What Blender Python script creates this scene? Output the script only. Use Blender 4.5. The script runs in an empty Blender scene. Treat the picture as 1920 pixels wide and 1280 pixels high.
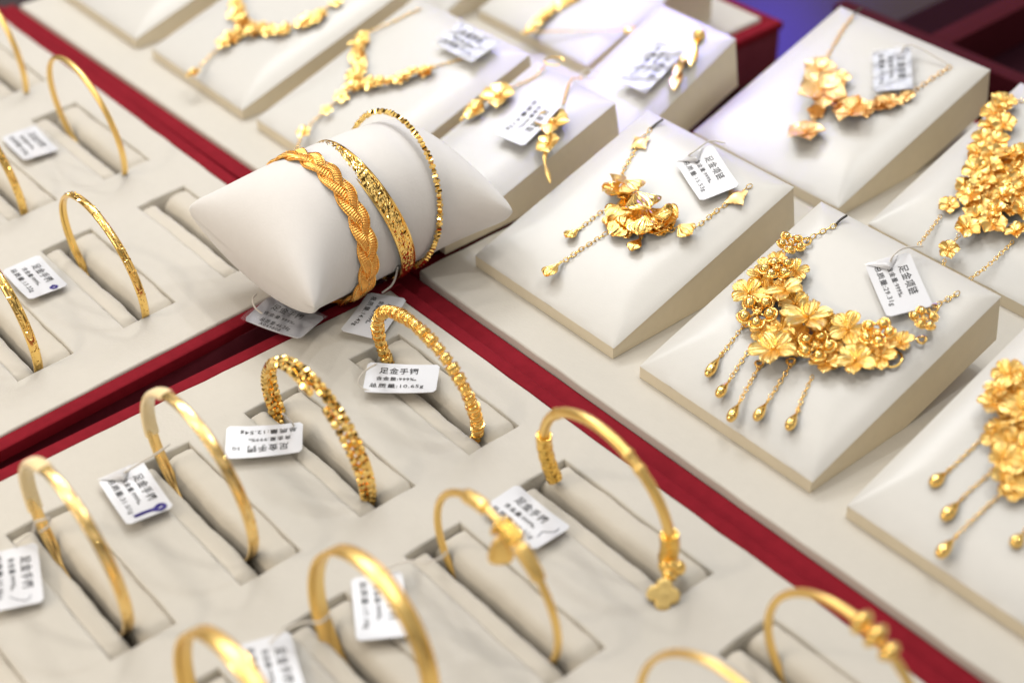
import bpy, math, random
import numpy as np
from mathutils import Matrix, Vector
random.seed(7)
rnd = random.Random(11)
S = 0.001                       # every length below is in millimetres
scene = bpy.context.scene
COL = scene.collection
PI = math.pi
LAY = {'tags':{'T1':[[22.59,-7.5,2.5],[0.9232,-0.3844,0.0],[0.0,0.0,1.0]],'T2':[[14.55,40.24,2.2],[0.9923,-0.1236,0.0],[0.0,0.0,1.0]],'T3':[[20.65,87.12,2.2],[-0.5743,-0.8187,0.0],[0.0,0.0,1.0]],'T4':[[25.71,142.73,2.5],[0.6891,0.7247,0.0],[0.0,0.0,1.0]],'T5':[[108.69,130.25,2.2],[0.9998,0.0177,0.0],[0.0,0.0,1.0]],'T6':[[108.27,71.86,2.0],[0.8505,-0.526,0.0],[0.0,0.0,1.0]],'T7':[[107.74,32.78,2.0],[0.9258,-0.378,0.0],[0.0,0.0,1.0]],'T8':[[-33.33,131.5,2.5],[0.9424,0.3344,0.0],[0.0,0.0,1.0]],'T9':[[-12.25,158.18,2.5],[0.4947,-0.8691,0.0],[0.0,0.0,1.0]],'T10':[[37.71,285.14,35.56],[0.9182,-0.3782,-0.1181],[0.0,-0.298,0.9546]],'T11':[[133.32,282.66,34.78],[0.8336,-0.5273,-0.1646],[0.0,-0.298,0.9546]],'T12':[[30.02,407.77,33.12],[0.6543,-0.7219,-0.2254],[0.0,-0.298,0.9546]],'T13':[[-45.66,265.19,31.38],[0.1471,-0.9442,-0.2947],[0.0,-0.298,0.9546]],'T14':[[-46.98,337.96,29.63],[0.0213,-0.9117,-0.4103],[0.0,-0.4104,0.9119]],'T15':[[-107.84,283.23,37.33],[1.0,-0.0088,-0.0027],[0.0,-0.298,0.9546]],'T16':[[-219.68,119.18,2.0],[0.9981,-0.061,0.0],[0.0,0.0,1.0]],'T17':[[-122.64,72.6,2.0],[0.9994,-0.0334,0.0],[0.0,0.0,1.0]]},'strings':{'T2':[[3.15,40.17,3.0],[7.48,46.8,8.0],[13.36,51.43,14.0],[12.24,56.56,14.0]],'T1':[[10.93,-1.24,4.0],[10.83,2.2,5.0],[14.37,4.51,9.0],[15.14,5.78,13.0],[16.91,7.69,14.0],[17.38,9.68,14.0],[17.37,8.83,11.0],[14.9,6.62,8.0]],'T7':[[99.33,37.6,4.0],[100.56,42.88,7.0],[104.25,47.45,10.0],[109.81,49.71,13.0],[110.62,53.57,15.0]],'T6':[[97.45,80.52,4.0],[101.12,87.31,6.0],[108.74,90.1,10.0],[112.79,92.35,13.0],[113.66,94.49,15.0]],'T9':[[-20.55,168.21,4.0],[-19.71,172.38,6.0],[-19.94,174.87,9.0],[-18.64,175.33,14.0]],'T8':[[-40.25,126.22,4.0],[-43.18,125.03,6.0],[-47.15,126.78,7.0],[-51.15,130.53,5.0]],'T11':[[124.64,287.92,37.22],[124.9,289.27,40.65],[125.09,294.54,41.29],[127.86,301.8,40.06]],'T10':[[24.73,287.71,37.16],[27.52,287.64,40.14],[26.28,297.87,40.33],[30.71,302.38,39.74]],'T12':[[26.74,417.1,37.03],[26.65,420.23,40.01],[33.1,422.35,39.67],[46.62,424.68,36.4]],'T4':[[24.65,130.81,3.0],[21.44,128.54,4.0],[19.33,128.38,6.0],[19.23,131.81,9.0],[22.93,134.42,13.0]],'T3':[[21.07,99.32,3.0],[21.41,97.91,6.0],[22.83,95.93,10.0],[24.4,93.66,14.0]]},'S2':{'shiny':[[[89.08,275.97,32.49],11,0.3],[[95.14,262.75,29.87],14,0.9],[[102.48,245.02,23.83],15,0.1],[[129.16,245.38,23.94],14,0.6],[[142.2,261.54,28.99],13,0.2],[[150.01,275.1,32.72],10.5,1.0]],'matte':[[[90.0,267.87,29.96],9,0.2],[[93.03,250.32,25.49],14,0.5],[[104.02,256.76,29.5],15,0.1],[[118.55,252.2,28.07],19,0.75],[[132.42,257.37,28.19],14,0.3],[[118.27,236.18,22.07],17.5,1.1],[[143.14,249.31,25.17],14.5,0.0],[[149.72,264.23,28.83],11,0.5],[[97.68,255.32,26.05],12,0.8],[[99.01,267.52,30.36],11,0.5],[[90.25,263.18,28.5],11,0.3],[[121.23,244.88,22.79],14,0.2],[[127.29,254.17,26.19],13,0.9],[[135.26,244.14,22.06],12,0.1],[[141.1,257.37,26.69],13,0.6],[[147.86,256.34,25.87],12,0.3],[[109.13,256.65,26.46],13,0.0],[[90.48,258.81,27.14],10,0.7],[[114.27,245.73,23.05],13,0.4],[[96.35,249.99,23.89],10,0.2],[[132.3,249.01,23.58],10,0.4],[[108.53,241.17,21.63],10,0.7]],'rings':[[[151.06,258.68,25.6],3.4],[[135.54,246.62,21.83],3.2],[[153.75,270.51,29.29],1.5],[[91.8,281.67,33.27],1.7],[[148.42,282.78,33.62],1.7],[[116.27,231.6,17.14],1.4],[[124.4,238.48,19.29],1.4],[[100.31,241.92,20.36],1.4]],'drops':[[[[99.84,241.37,19.89],[101.5,233.25,17.36],[102.78,226.12,15.13]],[105.46,216.56,12.75]],[[[108.44,236.67,18.43],[110.87,227.02,15.41],[112.86,220.01,13.22]],[114.58,212.51,11.48]],[[[116.88,230.99,16.65],[119.8,222.19,13.91],[122.15,215.62,11.85]],[125.01,207.5,9.92]],[[[125.16,237.97,18.83],[127.54,229.11,16.07],[129.57,221.25,13.61]],[131.77,212.97,11.63]],[[[134.41,238.42,18.97],[137.56,230.28,16.43],[140.47,224.27,14.56]],[143.13,216.46,12.72]]],'chains':[[[91.27,282.36,32.69],[91.9,286.18,33.88],[93.36,290.23,35.15],[94.83,293.99,36.32]],[[148.14,283.29,32.98],[148.67,286.78,34.07],[149.78,290.12,35.11],[150.61,293.54,36.18]],[[88.55,273.99,30.88],[88.35,271.41,30.07],[88.95,269.66,29.53]]],'slit_shades':[[[94.21,294.51,35.78],[94.06,297.53,36.72],[94.59,300.37,37.61]]]},'S1':{'fans':[[[11.36,266.8,29.63],[11.8,260.31,29.61]],[[14.87,262.63,28.33],[17.23,254.11,27.67]],[[23.42,260.7,30.73],[33.49,257.02,29.58]],[[21.92,254.84,26.9],[22.66,249.1,24.11]],[[35.59,254.17,28.69],[39.45,247.73,25.68]],[[29.76,251.43,24.83],[29.17,243.61,21.89]],[[13.16,264.21,29.82],[22.36,262.04,30.14]],[[37.93,257.05,27.59],[43.01,261.6,30.01]],[[35.62,258.49,27.04],[42.96,253.92,25.61]],[[47.49,260.41,27.64],[54.36,259.49,27.35]],[[29.2,257.59,26.76],[32.24,248.49,24.92]],[[43.75,257.68,25.78],[41.94,253.28,24.41]],[[25.52,258.83,27.14],[31.18,250.08,24.41]],[[30.3,259.95,26.99],[41.32,256.06,26.28]],[[17.65,261.74,27.55],[26.11,256.57,26.44]],[[34.14,258.5,27.04],[44.57,260.73,28.24]],[[31.48,259.41,26.32],[44.49,257.52,25.73]],[[12.07,263.54,28.61],[10.64,258.59,27.07]],[[22.68,253.06,24.34],[24.08,246.12,22.18]]],'pend':[[[14.79,238.42,19.27],[15.05,232.06,17.79]],[[21.69,221.98,14.14],[23.17,214.41,12.28]],[[39.06,248.52,22.43],[41.27,241.69,20.79]]],'chains':[[[14.66,239.38,19.27],[14.84,241.46,19.92],[15.06,246.88,21.61],[15.69,252.24,23.29]],[[21.57,222.92,14.13],[21.95,224.77,14.71],[23.34,233.72,17.5],[25.4,243.8,20.65]],[[52.2,264.58,27.14],[52.61,268.68,28.42],[52.88,274.65,30.28],[53.56,279.94,31.93]],[[53.92,287.33,34.24],[54.08,290.05,35.09],[55.0,292.27,35.78]],[[-1.45,293.12,36.05],[-0.88,289.6,34.95],[-0.22,287.19,34.2]],[[1.42,282.97,32.88],[3.41,277.27,31.1],[6.03,271.01,29.14],[8.33,267.68,28.11]],[[38.84,249.02,22.58],[37.1,250.12,22.92],[35.2,250.81,23.14]],[[41.55,253.68,24.04],[44.94,256.55,24.93],[46.37,261.33,26.42]]],'diamonds':[[[0.92,284.6,33.99],8],[[54.4,283.9,33.77],9]],'slit_shades':[[[-2.03,293.41,35.44],[-2.15,296.51,36.41],[-1.71,299.98,37.49]],[[54.33,293.06,35.13],[54.59,296.85,36.31],[55.03,300.76,37.53]]]},'A2':{'fl':[[[2.4,392.56,28.37],15,0.4],[[14.31,380.79,27.7],21,0.1],[[32.11,379.71,25.36],17,0.55],[[40.8,393.93,27.8],11,0.2],[[36.38,388.49,25.6],7,0.9],[[44.06,400.56,29.37],7,0.3],[[23.42,361.04,18.53],16,0.35],[[21.37,382.51,24.23],12,0.2],[[13.65,392.41,27.82],11,0.6],[[34.82,385.31,24.61],9,0.4],[[38.38,391.18,26.44],9,0.1],[[18.04,373.69,20.98],8,0.8]],'chains':[[[-2.1,402.83,28.88],[-3.83,408.18,30.55],[-7.73,418.76,33.85],[-10.59,429.32,37.15]],[[43.72,403.22,29.0],[44.67,410.18,31.17],[45.8,417.64,33.5],[47.34,425.0,35.8]],[[19.43,372.24,20.03],[20.65,369.25,19.09]]],'slit_shades':[[[-11.32,430.3,36.55],[-11.8,433.3,37.49],[-11.17,436.12,38.37]]]},'B2':{'fl':[[[80.82,415.75,35.76],11.562,0.35],[[81.75,409.26,33.62],11.839,1.08],[[84.58,403.33,30.61],10.811,0.06],[[88.44,406.47,32.54],10.545,0.55],[[88.17,394.81,29.52],10.918,0.81],[[93.0,396.63,29.91],10.536,0.67],[[90.4,388.72,26.45],11.123,0.34],[[96.23,389.85,28.1],11.161,0.19],[[101.14,392.83,28.59],11.67,0.37],[[104.32,396.85,28.87],11.082,1.12],[[96.38,379.11,25.6],11.509,1.08],[[99.69,383.11,26.46],11.067,0.11],[[103.97,385.9,26.75],11.337,0.43],[[107.63,389.97,26.74],11.11,0.56],[[98.22,371.57,21.13],10.938,0.55],[[102.57,375.32,24.07],11.379,0.34],[[105.94,379.84,23.73],11.182,0.25],[[110.52,383.06,24.51],11.271,0.1],[[114.67,385.21,26.03],11.043,0.85],[[102.95,367.92,21.42],11.537,0.83],[[108.05,371.36,21.37],11.502,0.41],[[113.05,374.43,22.93],10.989,0.53],[[116.84,378.92,22.8],10.864,1.17],[[109.0,365.2,19.02],11.537,0.78],[[115.19,365.9,20.72],11.213,0.72],[[118.69,371.45,20.48],10.609,0.24],[[123.44,373.52,21.38],10.65,0.16],[[112.35,354.53,16.66],10.782,1.14],[[119.24,360.82,19.01],11.312,0.85],[[112.52,362.04,18.14],11.89,1.01],[[98.1,361.43,17.15],8.5,0.2],[[112.74,343.27,11.48],8.5,0.7],[[127.48,364.33,18.06],9.5,0.4]],'chains':[[[96.91,369.79,18.76],[97.17,367.24,17.97]],[[98.27,356.76,14.49],[99.49,350.88,12.66],[100.35,345.48,10.97],[101.2,340.12,9.3]],[[110.43,353.15,13.57],[111.21,349.08,12.3]],[[114.0,340.15,9.31],[115.73,336.81,8.27]],[[129.04,361.09,15.85],[129.14,354.73,13.86],[128.97,345.67,11.03],[127.81,337.29,8.42]],[[78.52,421.79,34.79],[81.82,422.3,34.95],[85.62,423.49,35.32]]]},'S3':{'fl':[[[186.83,272.14,33.48],10.941,1.01],[[190.58,273.69,34.02],11.481,1.1],[[188.01,265.96,31.27],10.598,0.66],[[192.04,268.54,30.76],10.076,0.87],[[191.34,260.05,29.88],12.416,1.02],[[195.71,261.47,29.6],9.769,0.59],[[199.21,263.46,31.37],11.863,0.58],[[197.48,256.16,27.68],10.154,0.21],[[201.24,258.93,27.39],12.177,0.77],[[198.44,252.08,25.47],10.742,0.06],[[203.62,252.66,25.84],11.692,0.78],[[207.63,253.47,26.91],10.324,0.78],[[206.48,245.34,25.8],10.807,0.08],[[209.52,248.81,24.19],9.749,1.15],[[210.86,241.62,23.39],12.012,0.2],[[214.48,243.78,23.23],11.576,1.07],[[214.61,239.5,22.13],9.694,1.04],[[195.07,270.39,31.62],11.723,0.19],[[212.77,247.92,25.82],12.024,0.87],[[190.27,265.41,30.27],11.68,0.17]],'drops':[[[[194.66,255.87,24.42],[194.46,247.83,21.91],[194.26,240.38,19.58],[193.95,234.64,17.79]],[193.38,227.12,16.04]],[[[204.26,246.31,21.44],[204.42,239.99,19.46],[203.82,233.64,17.48],[203.75,228.7,15.94]],[204.11,219.65,13.71]],[[[212.11,239.4,19.28],[211.47,232.14,17.01],[210.93,222.84,14.11],[210.94,217.39,12.41]],[211.38,208.64,10.27]],[[[223.12,238.11,18.88],[225.14,233.73,17.51],[225.66,231.06,16.68]],[226.18,224.77,15.31]]]},'N2':{'fl':[[[-159.27,261.2,29.53],5.53,0.53],[[-157.58,261.69,29.65],6.59,0.16],[[-155.2,259.19,28.66],7.0,0.32],[[-155.21,258.92,28.85],7.24,0.33],[[-157.94,256.89,27.82],6.79,0.68],[[-152.18,254.67,27.82],5.52,0.5],[[-154.25,255.14,27.06],5.91,0.85],[[-152.88,252.62,26.36],6.01,1.19],[[-149.99,253.4,27.97],6.37,0.88],[[-148.99,250.04,26.41],6.33,1.03],[[-147.77,252.06,26.35],7.03,0.05],[[-146.48,249.02,26.44],6.74,0.54],[[-145.45,249.62,26.33],6.32,0.94],[[-142.89,248.89,25.27],6.42,1.05],[[-141.49,247.35,26.01],5.86,0.3],[[-138.37,245.47,25.39],6.1,0.07],[[-139.1,242.98,24.33],6.24,0.88],[[-137.68,243.06,24.0],6.4,0.5],[[-141.37,242.64,23.58],7.17,0.8],[[-136.51,241.71,24.04],7.16,0.3],[[-134.44,236.17,22.51],7.1,0.61],[[-131.37,238.18,22.61],5.66,0.91],[[-131.93,240.68,22.8],6.46,0.15],[[-131.5,241.75,22.98],6.61,0.59],[[-126.83,242.49,24.11],6.96,1.18],[[-129.38,244.05,23.72],6.65,0.69],[[-125.64,245.68,25.08],6.48,0.67],[[-123.88,245.75,25.42],6.31,0.64],[[-121.53,247.74,25.78],5.61,0.52],[[-121.26,250.57,25.78],5.7,0.0],[[-120.24,252.45,26.53],5.86,0.62],[[-117.81,251.98,26.92],7.02,0.58],[[-117.8,254.18,28.09],6.2,0.89],[[-116.35,255.95,28.13],6.64,0.32],[[-116.24,257.64,29.24],6.92,0.17],[[-114.5,260.45,29.51],7.35,0.06],[[-112.07,261.79,29.58],6.86,0.05],[[-111.09,263.18,30.68],6.54,0.88],[[-132.65,230.38,20.15],7.24,0.42],[[-131.61,221.27,17.34],5.54,0.66],[[-129.62,207.12,12.69],7.33,1.13]],'chains':[[[-136.3,235.86,19.83],[-134.63,229.81,17.94],[-134.32,222.99,15.82],[-133.3,215.11,13.36],[-131.76,208.4,11.26]],[[-131.85,207.58,11.01],[-127.44,202.71,9.48],[-124.35,199.36,8.44]],[[-160.94,263.44,28.44],[-158.44,269.41,30.31],[-155.37,276.55,32.53],[-153.18,282.78,34.48],[-150.41,290.17,36.79]],[[-113.55,265.93,29.12],[-108.85,272.61,31.2],[-104.91,278.04,32.9],[-100.67,284.43,34.9]]]},'N1':{'fl':[[[-239.64,243.97,24.56],6.65,0.35],[[-237.89,242.53,23.64],7.98,1.15],[[-232.48,241.51,23.35],6.52,0.89],[[-231.14,239.68,23.07],7.61,0.07],[[-231.78,237.58,22.15],8.05,0.73],[[-223.18,236.61,22.86],8.66,0.43],[[-225.05,236.38,22.44],7.48,0.61],[[-221.2,235.76,21.9],8.69,0.75],[[-221.26,234.89,21.25],8.05,1.16],[[-216.63,221.41,18.18],7.73,0.02],[[-218.13,224.17,18.91],8.58,0.88],[[-217.27,226.43,19.05],7.33,0.89],[[-216.45,226.91,18.71],8.25,0.6],[[-217.09,229.56,19.48],8.34,0.47],[[-216.41,228.52,19.22],6.86,1.03],[[-218.02,231.86,20.35],8.25,0.96],[[-215.99,235.11,21.24],7.45,0.94],[[-213.24,235.04,21.82],8.43,0.46],[[-211.2,232.7,21.3],6.95,1.01],[[-210.56,234.49,22.18],7.75,0.39],[[-209.72,235.54,21.77],7.82,0.15],[[-208.77,238.53,22.95],7.13,0.41],[[-204.6,239.08,22.83],8.36,0.21],[[-201.2,241.05,23.32],6.84,0.02],[[-198.05,242.31,24.0],8.38,1.08],[[-196.89,244.29,24.71],7.42,1.04],[[-192.87,250.71,26.77],7.71,0.78],[[-194.06,253.34,26.92],8.37,0.13],[[-192.3,252.8,27.43],8.57,0.66],[[-192.9,254.5,27.68],8.12,1.08],[[-189.18,256.05,28.57],6.59,1.05],[[-192.46,258.41,28.41],8.01,1.08],[[-189.97,258.74,28.72],7.66,0.85],[[-190.23,260.38,29.26],7.02,0.08],[[-190.96,270.0,32.24],6.73,0.35],[[-211.52,200.44,11.41],8.04,0.92]],'chains':[[[-218.53,222.5,15.97],[-218.45,217.45,14.4],[-217.18,212.28,12.78],[-215.02,203.49,10.04]],[[-210.83,239.37,21.44],[-203.43,241.86,22.22],[-197.7,247.65,24.03],[-192.04,261.06,28.21]],[[-192.04,261.06,28.21],[-193.07,268.19,30.44],[-192.76,274.39,32.37]],[[-240.3,245.81,23.25],[-246.41,249.57,24.42]]]},'N4':{'beads':[[-139.69,345.7,9.81],[-140.44,349.12,10.94],[-140.89,352.29,11.98],[-141.1,355.6,13.08],[-141.31,358.93,14.18],[-140.97,362.12,15.23],[-140.63,365.33,16.29],[-139.74,368.4,17.3],[-138.86,371.48,18.32],[-137.42,374.42,19.29]],'big':[[-96.28,372.1,18.02],[-90.74,379.31,20.4]]},'E':{'e1':{'fl':[[[-70.25,269.35,31.68],15,0.5],[[-72.91,258.39,27.75],11,0.1]],'ch':[[-71.47,275.77,31.88],[-69.27,280.86,33.47],[-67.16,286.65,35.28],[-68.39,295.09,37.91]],'tail':[[-74.52,258.46,26.28],[-74.94,255.22,25.27],[-75.35,251.99,24.26]]},'e2':{'fl':[[[-37.26,271.22,32.26],15,0.3],[[-29.7,261.89,28.85],11,0.8]],'ch':[[-42.75,282.07,34.15],[-47.47,288.1,36.03],[-50.94,294.26,37.95],[-47.86,297.58,38.99]],'tail':[[-29.94,261.79,27.52],[-25.51,256.44,25.84],[-19.0,252.15,24.51],[-13.09,248.65,23.41]]}},'BIRD':{'fe':[[[-42.41,363.08,37.93],[-40.24,356.3,35.89]],[[-38.91,356.94,36.17],[-32.72,347.61,31.97]],[[-39.34,352.83,34.32],[-37.1,344.19,30.44]],[[-38.88,349.15,32.67],[-34.38,340.32,27.69]],[[-37.03,345.46,30.01],[-30.23,335.33,25.45]]]},'cam':[[388.791,-103.502,359.985],[[0.64682967,0.76235788,-0.02053866],[0.45874508,-0.41045831,-0.78808434],[-0.60923257,0.50033433,-0.61522455]],54.945]}

# ------------------------------------------------------------------ camera
eye, RC, lens = LAY['cam']
cam = bpy.data.cameras.new('camera')
camo = bpy.data.objects.new('camera', cam); COL.objects.link(camo)
r_, d_, f_ = [Vector(v) for v in RC]
m = Matrix((r_, -d_, -f_)).transposed().to_4x4()
m.translation = Vector(eye)*S
camo.matrix_world = m
cam.lens = lens; cam.sensor_width = 36; cam.sensor_fit = 'HORIZONTAL'
cam.clip_start = .01; cam.clip_end = 20
cam.dof.use_dof = True; cam.dof.focus_distance = .577; cam.dof.aperture_fstop = 5.6
cam.dof.aperture_blades = 0
scene.camera = camo

# ------------------------------------------------------------------ light
EXPO = 0.09
scene.view_settings.view_transform = 'Standard'
scene.view_settings.look = 'None'
scene.view_settings.exposure = EXPO
scene.view_settings.gamma = 1
scene.view_settings.use_curve_mapping = False
w = bpy.data.worlds.new('World'); scene.world = w; w.use_nodes = True
nt = w.node_tree; bg = nt.nodes['Background']
tc = nt.nodes.new('ShaderNodeTexCoord'); sp = nt.nodes.new('ShaderNodeSeparateXYZ')
mr = nt.nodes.new('ShaderNodeMapRange'); mr.inputs[1].default_value = -1; mr.inputs[2].default_value = 1
cr = nt.nodes.new('ShaderNodeValToRGB')
nt.links.new(tc.outputs['Generated'], sp.inputs[0]); nt.links.new(sp.outputs['Z'], mr.inputs[0])
nt.links.new(mr.outputs[0], cr.inputs[0]); nt.links.new(cr.outputs[0], bg.inputs[0])
e = cr.color_ramp.elements
e[0].position = .40; e[0].color = (.09, .065, .045, 1)
e[1].position = .56; e[1].color = (.42, .38, .33, 1)
x = cr.color_ramp.elements.new(.78); x.color = (.60, .57, .53, 1)
x = cr.color_ramp.elements.new(1.0); x.color = (.80, .78, .75, 1)
nz = nt.nodes.new('ShaderNodeTexNoise'); nz.inputs['Scale'].default_value = 3.4; nz.inputs['Detail'].default_value = 1
pr = nt.nodes.new('ShaderNodeValToRGB'); pe = pr.color_ramp.elements
pe[0].position = .44; pe[0].color = (.10, .08, .06, 1); pe[1].position = .56; pe[1].color = (1.85, 1.85, 1.85, 1)
mu = nt.nodes.new('ShaderNodeMix'); mu.data_type = 'RGBA'; mu.blend_type = 'MULTIPLY'; mu.inputs[0].default_value = 1
nt.links.new(tc.outputs['Generated'], nz.inputs['Vector']); nt.links.new(nz.outputs[0], pr.inputs[0])
nt.links.new(cr.outputs[0], mu.inputs[6]); nt.links.new(pr.outputs[0], mu.inputs[7]); nt.links.new(mu.outputs[2], bg.inputs[0])
bg.inputs[1].default_value = .78

def area(name, loc, target, size, power, col, shape='DISK', size_y=None):
    l = bpy.data.lights.new(name, 'AREA'); l.shape = shape; l.size = size*S
    if size_y: l.size_y = size_y*S
    l.energy = power; l.color = col
    o = bpy.data.objects.new(name, l); COL.objects.link(o)
    p = Vector(loc)*S; o.location = p
    o.rotation_euler = (Vector(target)*S-p).to_track_quat('-Z', 'Y').to_euler()
    return o
WARM = (1, .90, .78); COOL = (.90, .95, 1.0); NEUT = (1, .96, .90)
area('showcase_lamp', (-420, 420, 820), (0, 200, 0), 45, .8, NEUT)
area('showcase_lamp', (-60, 620, 900), (0, 200, 0), 45, .85, COOL)
area('showcase_lamp', (-240, -420, 760), (60, 120, 0), 45, .85, WARM)
area('showcase_lamp', (220, 420, 900), (80, 150, 0), 45, 1.05, NEUT)
area('showcase_lamp', (-120, 120, 1000), (0, 150, 0), 50, .6, NEUT)
area('unseen_strip', (-500, 100, 620), (0, 150, 0), 30, .45, NEUT, 'RECTANGLE', 600)
area('unseen_strip', (-120, -560, 400), (60, 150, 0), 700, 2.1, (1, .85, .66), 'RECTANGLE', 70)  # warm strip added out of view to brighten stand fronts and pillow
area('sheen_panel', (-540, 400, 690), (0, 250, 0), 460, 2.5, (.95, .97, 1.0), 'RECTANGLE', 160)  # added cool panel, out of view, gives the stand tops their sheen
bl = area('unseen_blue_light', (-420, 850, 240), (-90, 470, 0), 130, .30, (.09, .06, 1.0))  # unseen blue source, placed for its reflection on the dark counter
bl = area('unseen_blue_light', (-160, 520, 480), (-66, 345, 25), 40, .05, (.26, .24, 1.0)); bl.data.spread = math.radians(22)  # second blue lamp, added to tint the leaf pendant stand lavender

# ------------------------------------------------------------------ materials
def nodes(name):
    m = bpy.data.materials.new(name); m.use_nodes = True
    n = m.node_tree
    return m, n, n.nodes['Principled BSDF']
def add_bump(n, b, tex_out, strength, dist):
    bp = n.nodes.new('ShaderNodeBump'); bp.inputs['Strength'].default_value = strength
    bp.inputs['Distance'].default_value = dist*S
    n.links.new(tex_out, bp.inputs['Height']); n.links.new(bp.outputs[0], b.inputs['Normal'])
def fabric(name, col, rough=.75, scale=2200, strength=.25, vary=.05, sheen=.1, spec=.3):
    m, n, b = nodes(name)
    t = n.nodes.new('ShaderNodeTexCoord')
    nz = n.nodes.new('ShaderNodeTexNoise'); nz.inputs['Scale'].default_value = scale; nz.inputs['Detail'].default_value = 3
    n.links.new(t.outputs['Object'], nz.inputs['Vector'])
    n2 = n.nodes.new('ShaderNodeTexNoise'); n2.inputs['Scale'].default_value = 28; n2.inputs['Detail'].default_value = 4
    n.links.new(t.outputs['Object'], n2.inputs['Vector'])
    mx = n.nodes.new('ShaderNodeMix'); mx.data_type = 'RGBA'
    mx.inputs[6].default_value = (*[c*(1-vary) for c in col], 1); mx.inputs[7].default_value = (*[min(1, c*(1+vary)) for c in col], 1)
    n3 = n.nodes.new('ShaderNodeTexNoise'); n3.inputs['Scale'].default_value = 260; n3.inputs['Detail'].default_value = 5
    n.links.new(t.outputs['Object'], n3.inputs['Vector'])
    av = n.nodes.new('ShaderNodeMix'); av.inputs[0].default_value = .5
    n.links.new(n2.outputs[0], av.inputs[2]); n.links.new(n3.outputs[0], av.inputs[3])
    st = n.nodes.new('ShaderNodeMapRange'); st.inputs[1].default_value = .35; st.inputs[2].default_value = .65
    n.links.new(av.outputs[0], st.inputs[0]); n.links.new(st.outputs[0], mx.inputs[0]); n.links.new(mx.outputs[2], b.inputs['Base Color'])
    b.inputs['Roughness'].default_value = rough
    b.inputs['Specular IOR Level'].default_value = spec
    if sheen: b.inputs['Sheen Weight'].default_value = sheen
    add_bump(n, b, nz.outputs[0], strength, .15)
    return m
def gold(name, col=(1.0, .675, .215), rough=.2, bump=None, bscale=900, bstr=.4, rvar=.08):
    m, n, b = nodes(name)
    b.inputs['Base Color'].default_value = (*col, 1); b.inputs['Metallic'].default_value = 1
    t = n.nodes.new('ShaderNodeTexCoord')
    nz = n.nodes.new('ShaderNodeTexNoise'); nz.inputs['Scale'].default_value = 350; nz.inputs['Detail'].default_value = 4
    n.links.new(t.outputs['Object'], nz.inputs['Vector'])
    r = n.nodes.new('ShaderNodeMapRange'); r.inputs[3].default_value = max(.03, rough-rvar); r.inputs[4].default_value = rough+rvar
    n.links.new(nz.outputs[0], r.inputs[0]); n.links.new(r.outputs[0], b.inputs['Roughness'])
    if bump == 'voronoi':
        v = n.nodes.new('ShaderNodeTexVoronoi'); v.inputs['Scale'].default_value = bscale
        n.links.new(t.outputs['Object'], v.inputs['Vector']); add_bump(n, b, v.outputs['Distance'], bstr, .5)
    elif bump == 'noise':
        v = n.nodes.new('ShaderNodeTexNoise'); v.inputs['Scale'].default_value = bscale; v.inputs['Detail'].default_value = 6
        n.links.new(t.outputs['Object'], v.inputs['Vector']); add_bump(n, b, v.outputs[0], bstr, .25)
    return m
M = {}
M['suede'] = fabric('cream_suede', (.60, .57, .51), .85, 900, .6, .018)
M['roll'] = fabric('cream_suede_roll', (.60, .555, .475), .85, 900, .6, .02)
M['stand_side'] = fabric('bounce_tinted_leatherette', (.73, .65, .50), .6, 900, .4, .03, 0, .35)  # warm bounce light on the sides put into a yellower cream
M['stand_top'] = fabric('pearl_satin', (.64, .628, .595), .36, 1500, .2, .015, .1, .6)
M['pillow'] = fabric('pillow_velvet', (.75, .73, .71), .85, 900, .4, .015, .35)
M['red'] = fabric('red_leatherette', (.22, .012, .021), .8, 1300, .35, .12, 0, .05)
M['unlit_red'] = fabric('unlit_red_leatherette', (.06, .005, .010), .8, 2600, .15, .08, 0, .12)  # red darkened in colour for the weak light on the far rails
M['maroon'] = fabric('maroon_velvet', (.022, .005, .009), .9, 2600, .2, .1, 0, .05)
M['wall'] = fabric('shade_toned_tray_wall', (.24, .050, .072), .8, 2600, .2, .1, 0, .1)  # side shade of the red frame put into colour, lightened for narrow gaps
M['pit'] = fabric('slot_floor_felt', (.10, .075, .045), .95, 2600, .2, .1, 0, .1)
M['gold'] = gold('polished_gold', rough=.2)
M['gold_band'] = gold('brushed_bright_gold', (1.0, .70, .28), .23, 'noise', 1200, .04)
M['gold_sharp'] = gold('bright_cut_gold', (1.0, .68, .22), .09, rvar=.03)
M['gold_satin'] = gold('satin_gold', (1.0, .69, .24), .34, 'noise', 3000, .12)
M['gold_matte'] = gold('frosted_gold', (1.0, .735, .285), .38, 'noise', 5000, .18)
M['gold_peach'] = gold('frosted_peach_gold', (1.0, .68, .30), .42, 'noise', 5000, .15)
M['gold_orange'] = gold('woven_gold', (.95, .50, .13), .33)
M['gold_cut'] = gold('engraved_gold', (.96, .60, .14), .14, 'voronoi', 700, .9)
M['gold_hammer'] = gold('hammered_gold', (.96, .60, .13), .14, 'voronoi', 1100, .9)
def plain(name, col, rough=.5, spec=.5):
    m, n, b = nodes(name)
    b.inputs['Base Color'].default_value = (*col, 1); b.inputs['Roughness'].default_value = rough
    b.inputs['Specular IOR Level'].default_value = spec
    t = n.nodes.new('ShaderNodeTexCoord'); nz = n.nodes.new('ShaderNodeTexNoise'); nz.inputs['Scale'].default_value = 400
    n.links.new(t.outputs['Object'], nz.inputs['Vector']); add_bump(n, b, nz.outputs[0], .05, .1)
    return m
M['card'] = plain('coated_card', (.71, .72, .755), .28, .5)
M['ink'] = plain('black_ink', (.012, .012, .013), .5)
M['ink_blue'] = plain('blue_pen_ink', (.035, .02, .25), .5)
M['ink_grey'] = plain('grey_pen_ink', (.12, .13, .17), .5)
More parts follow.
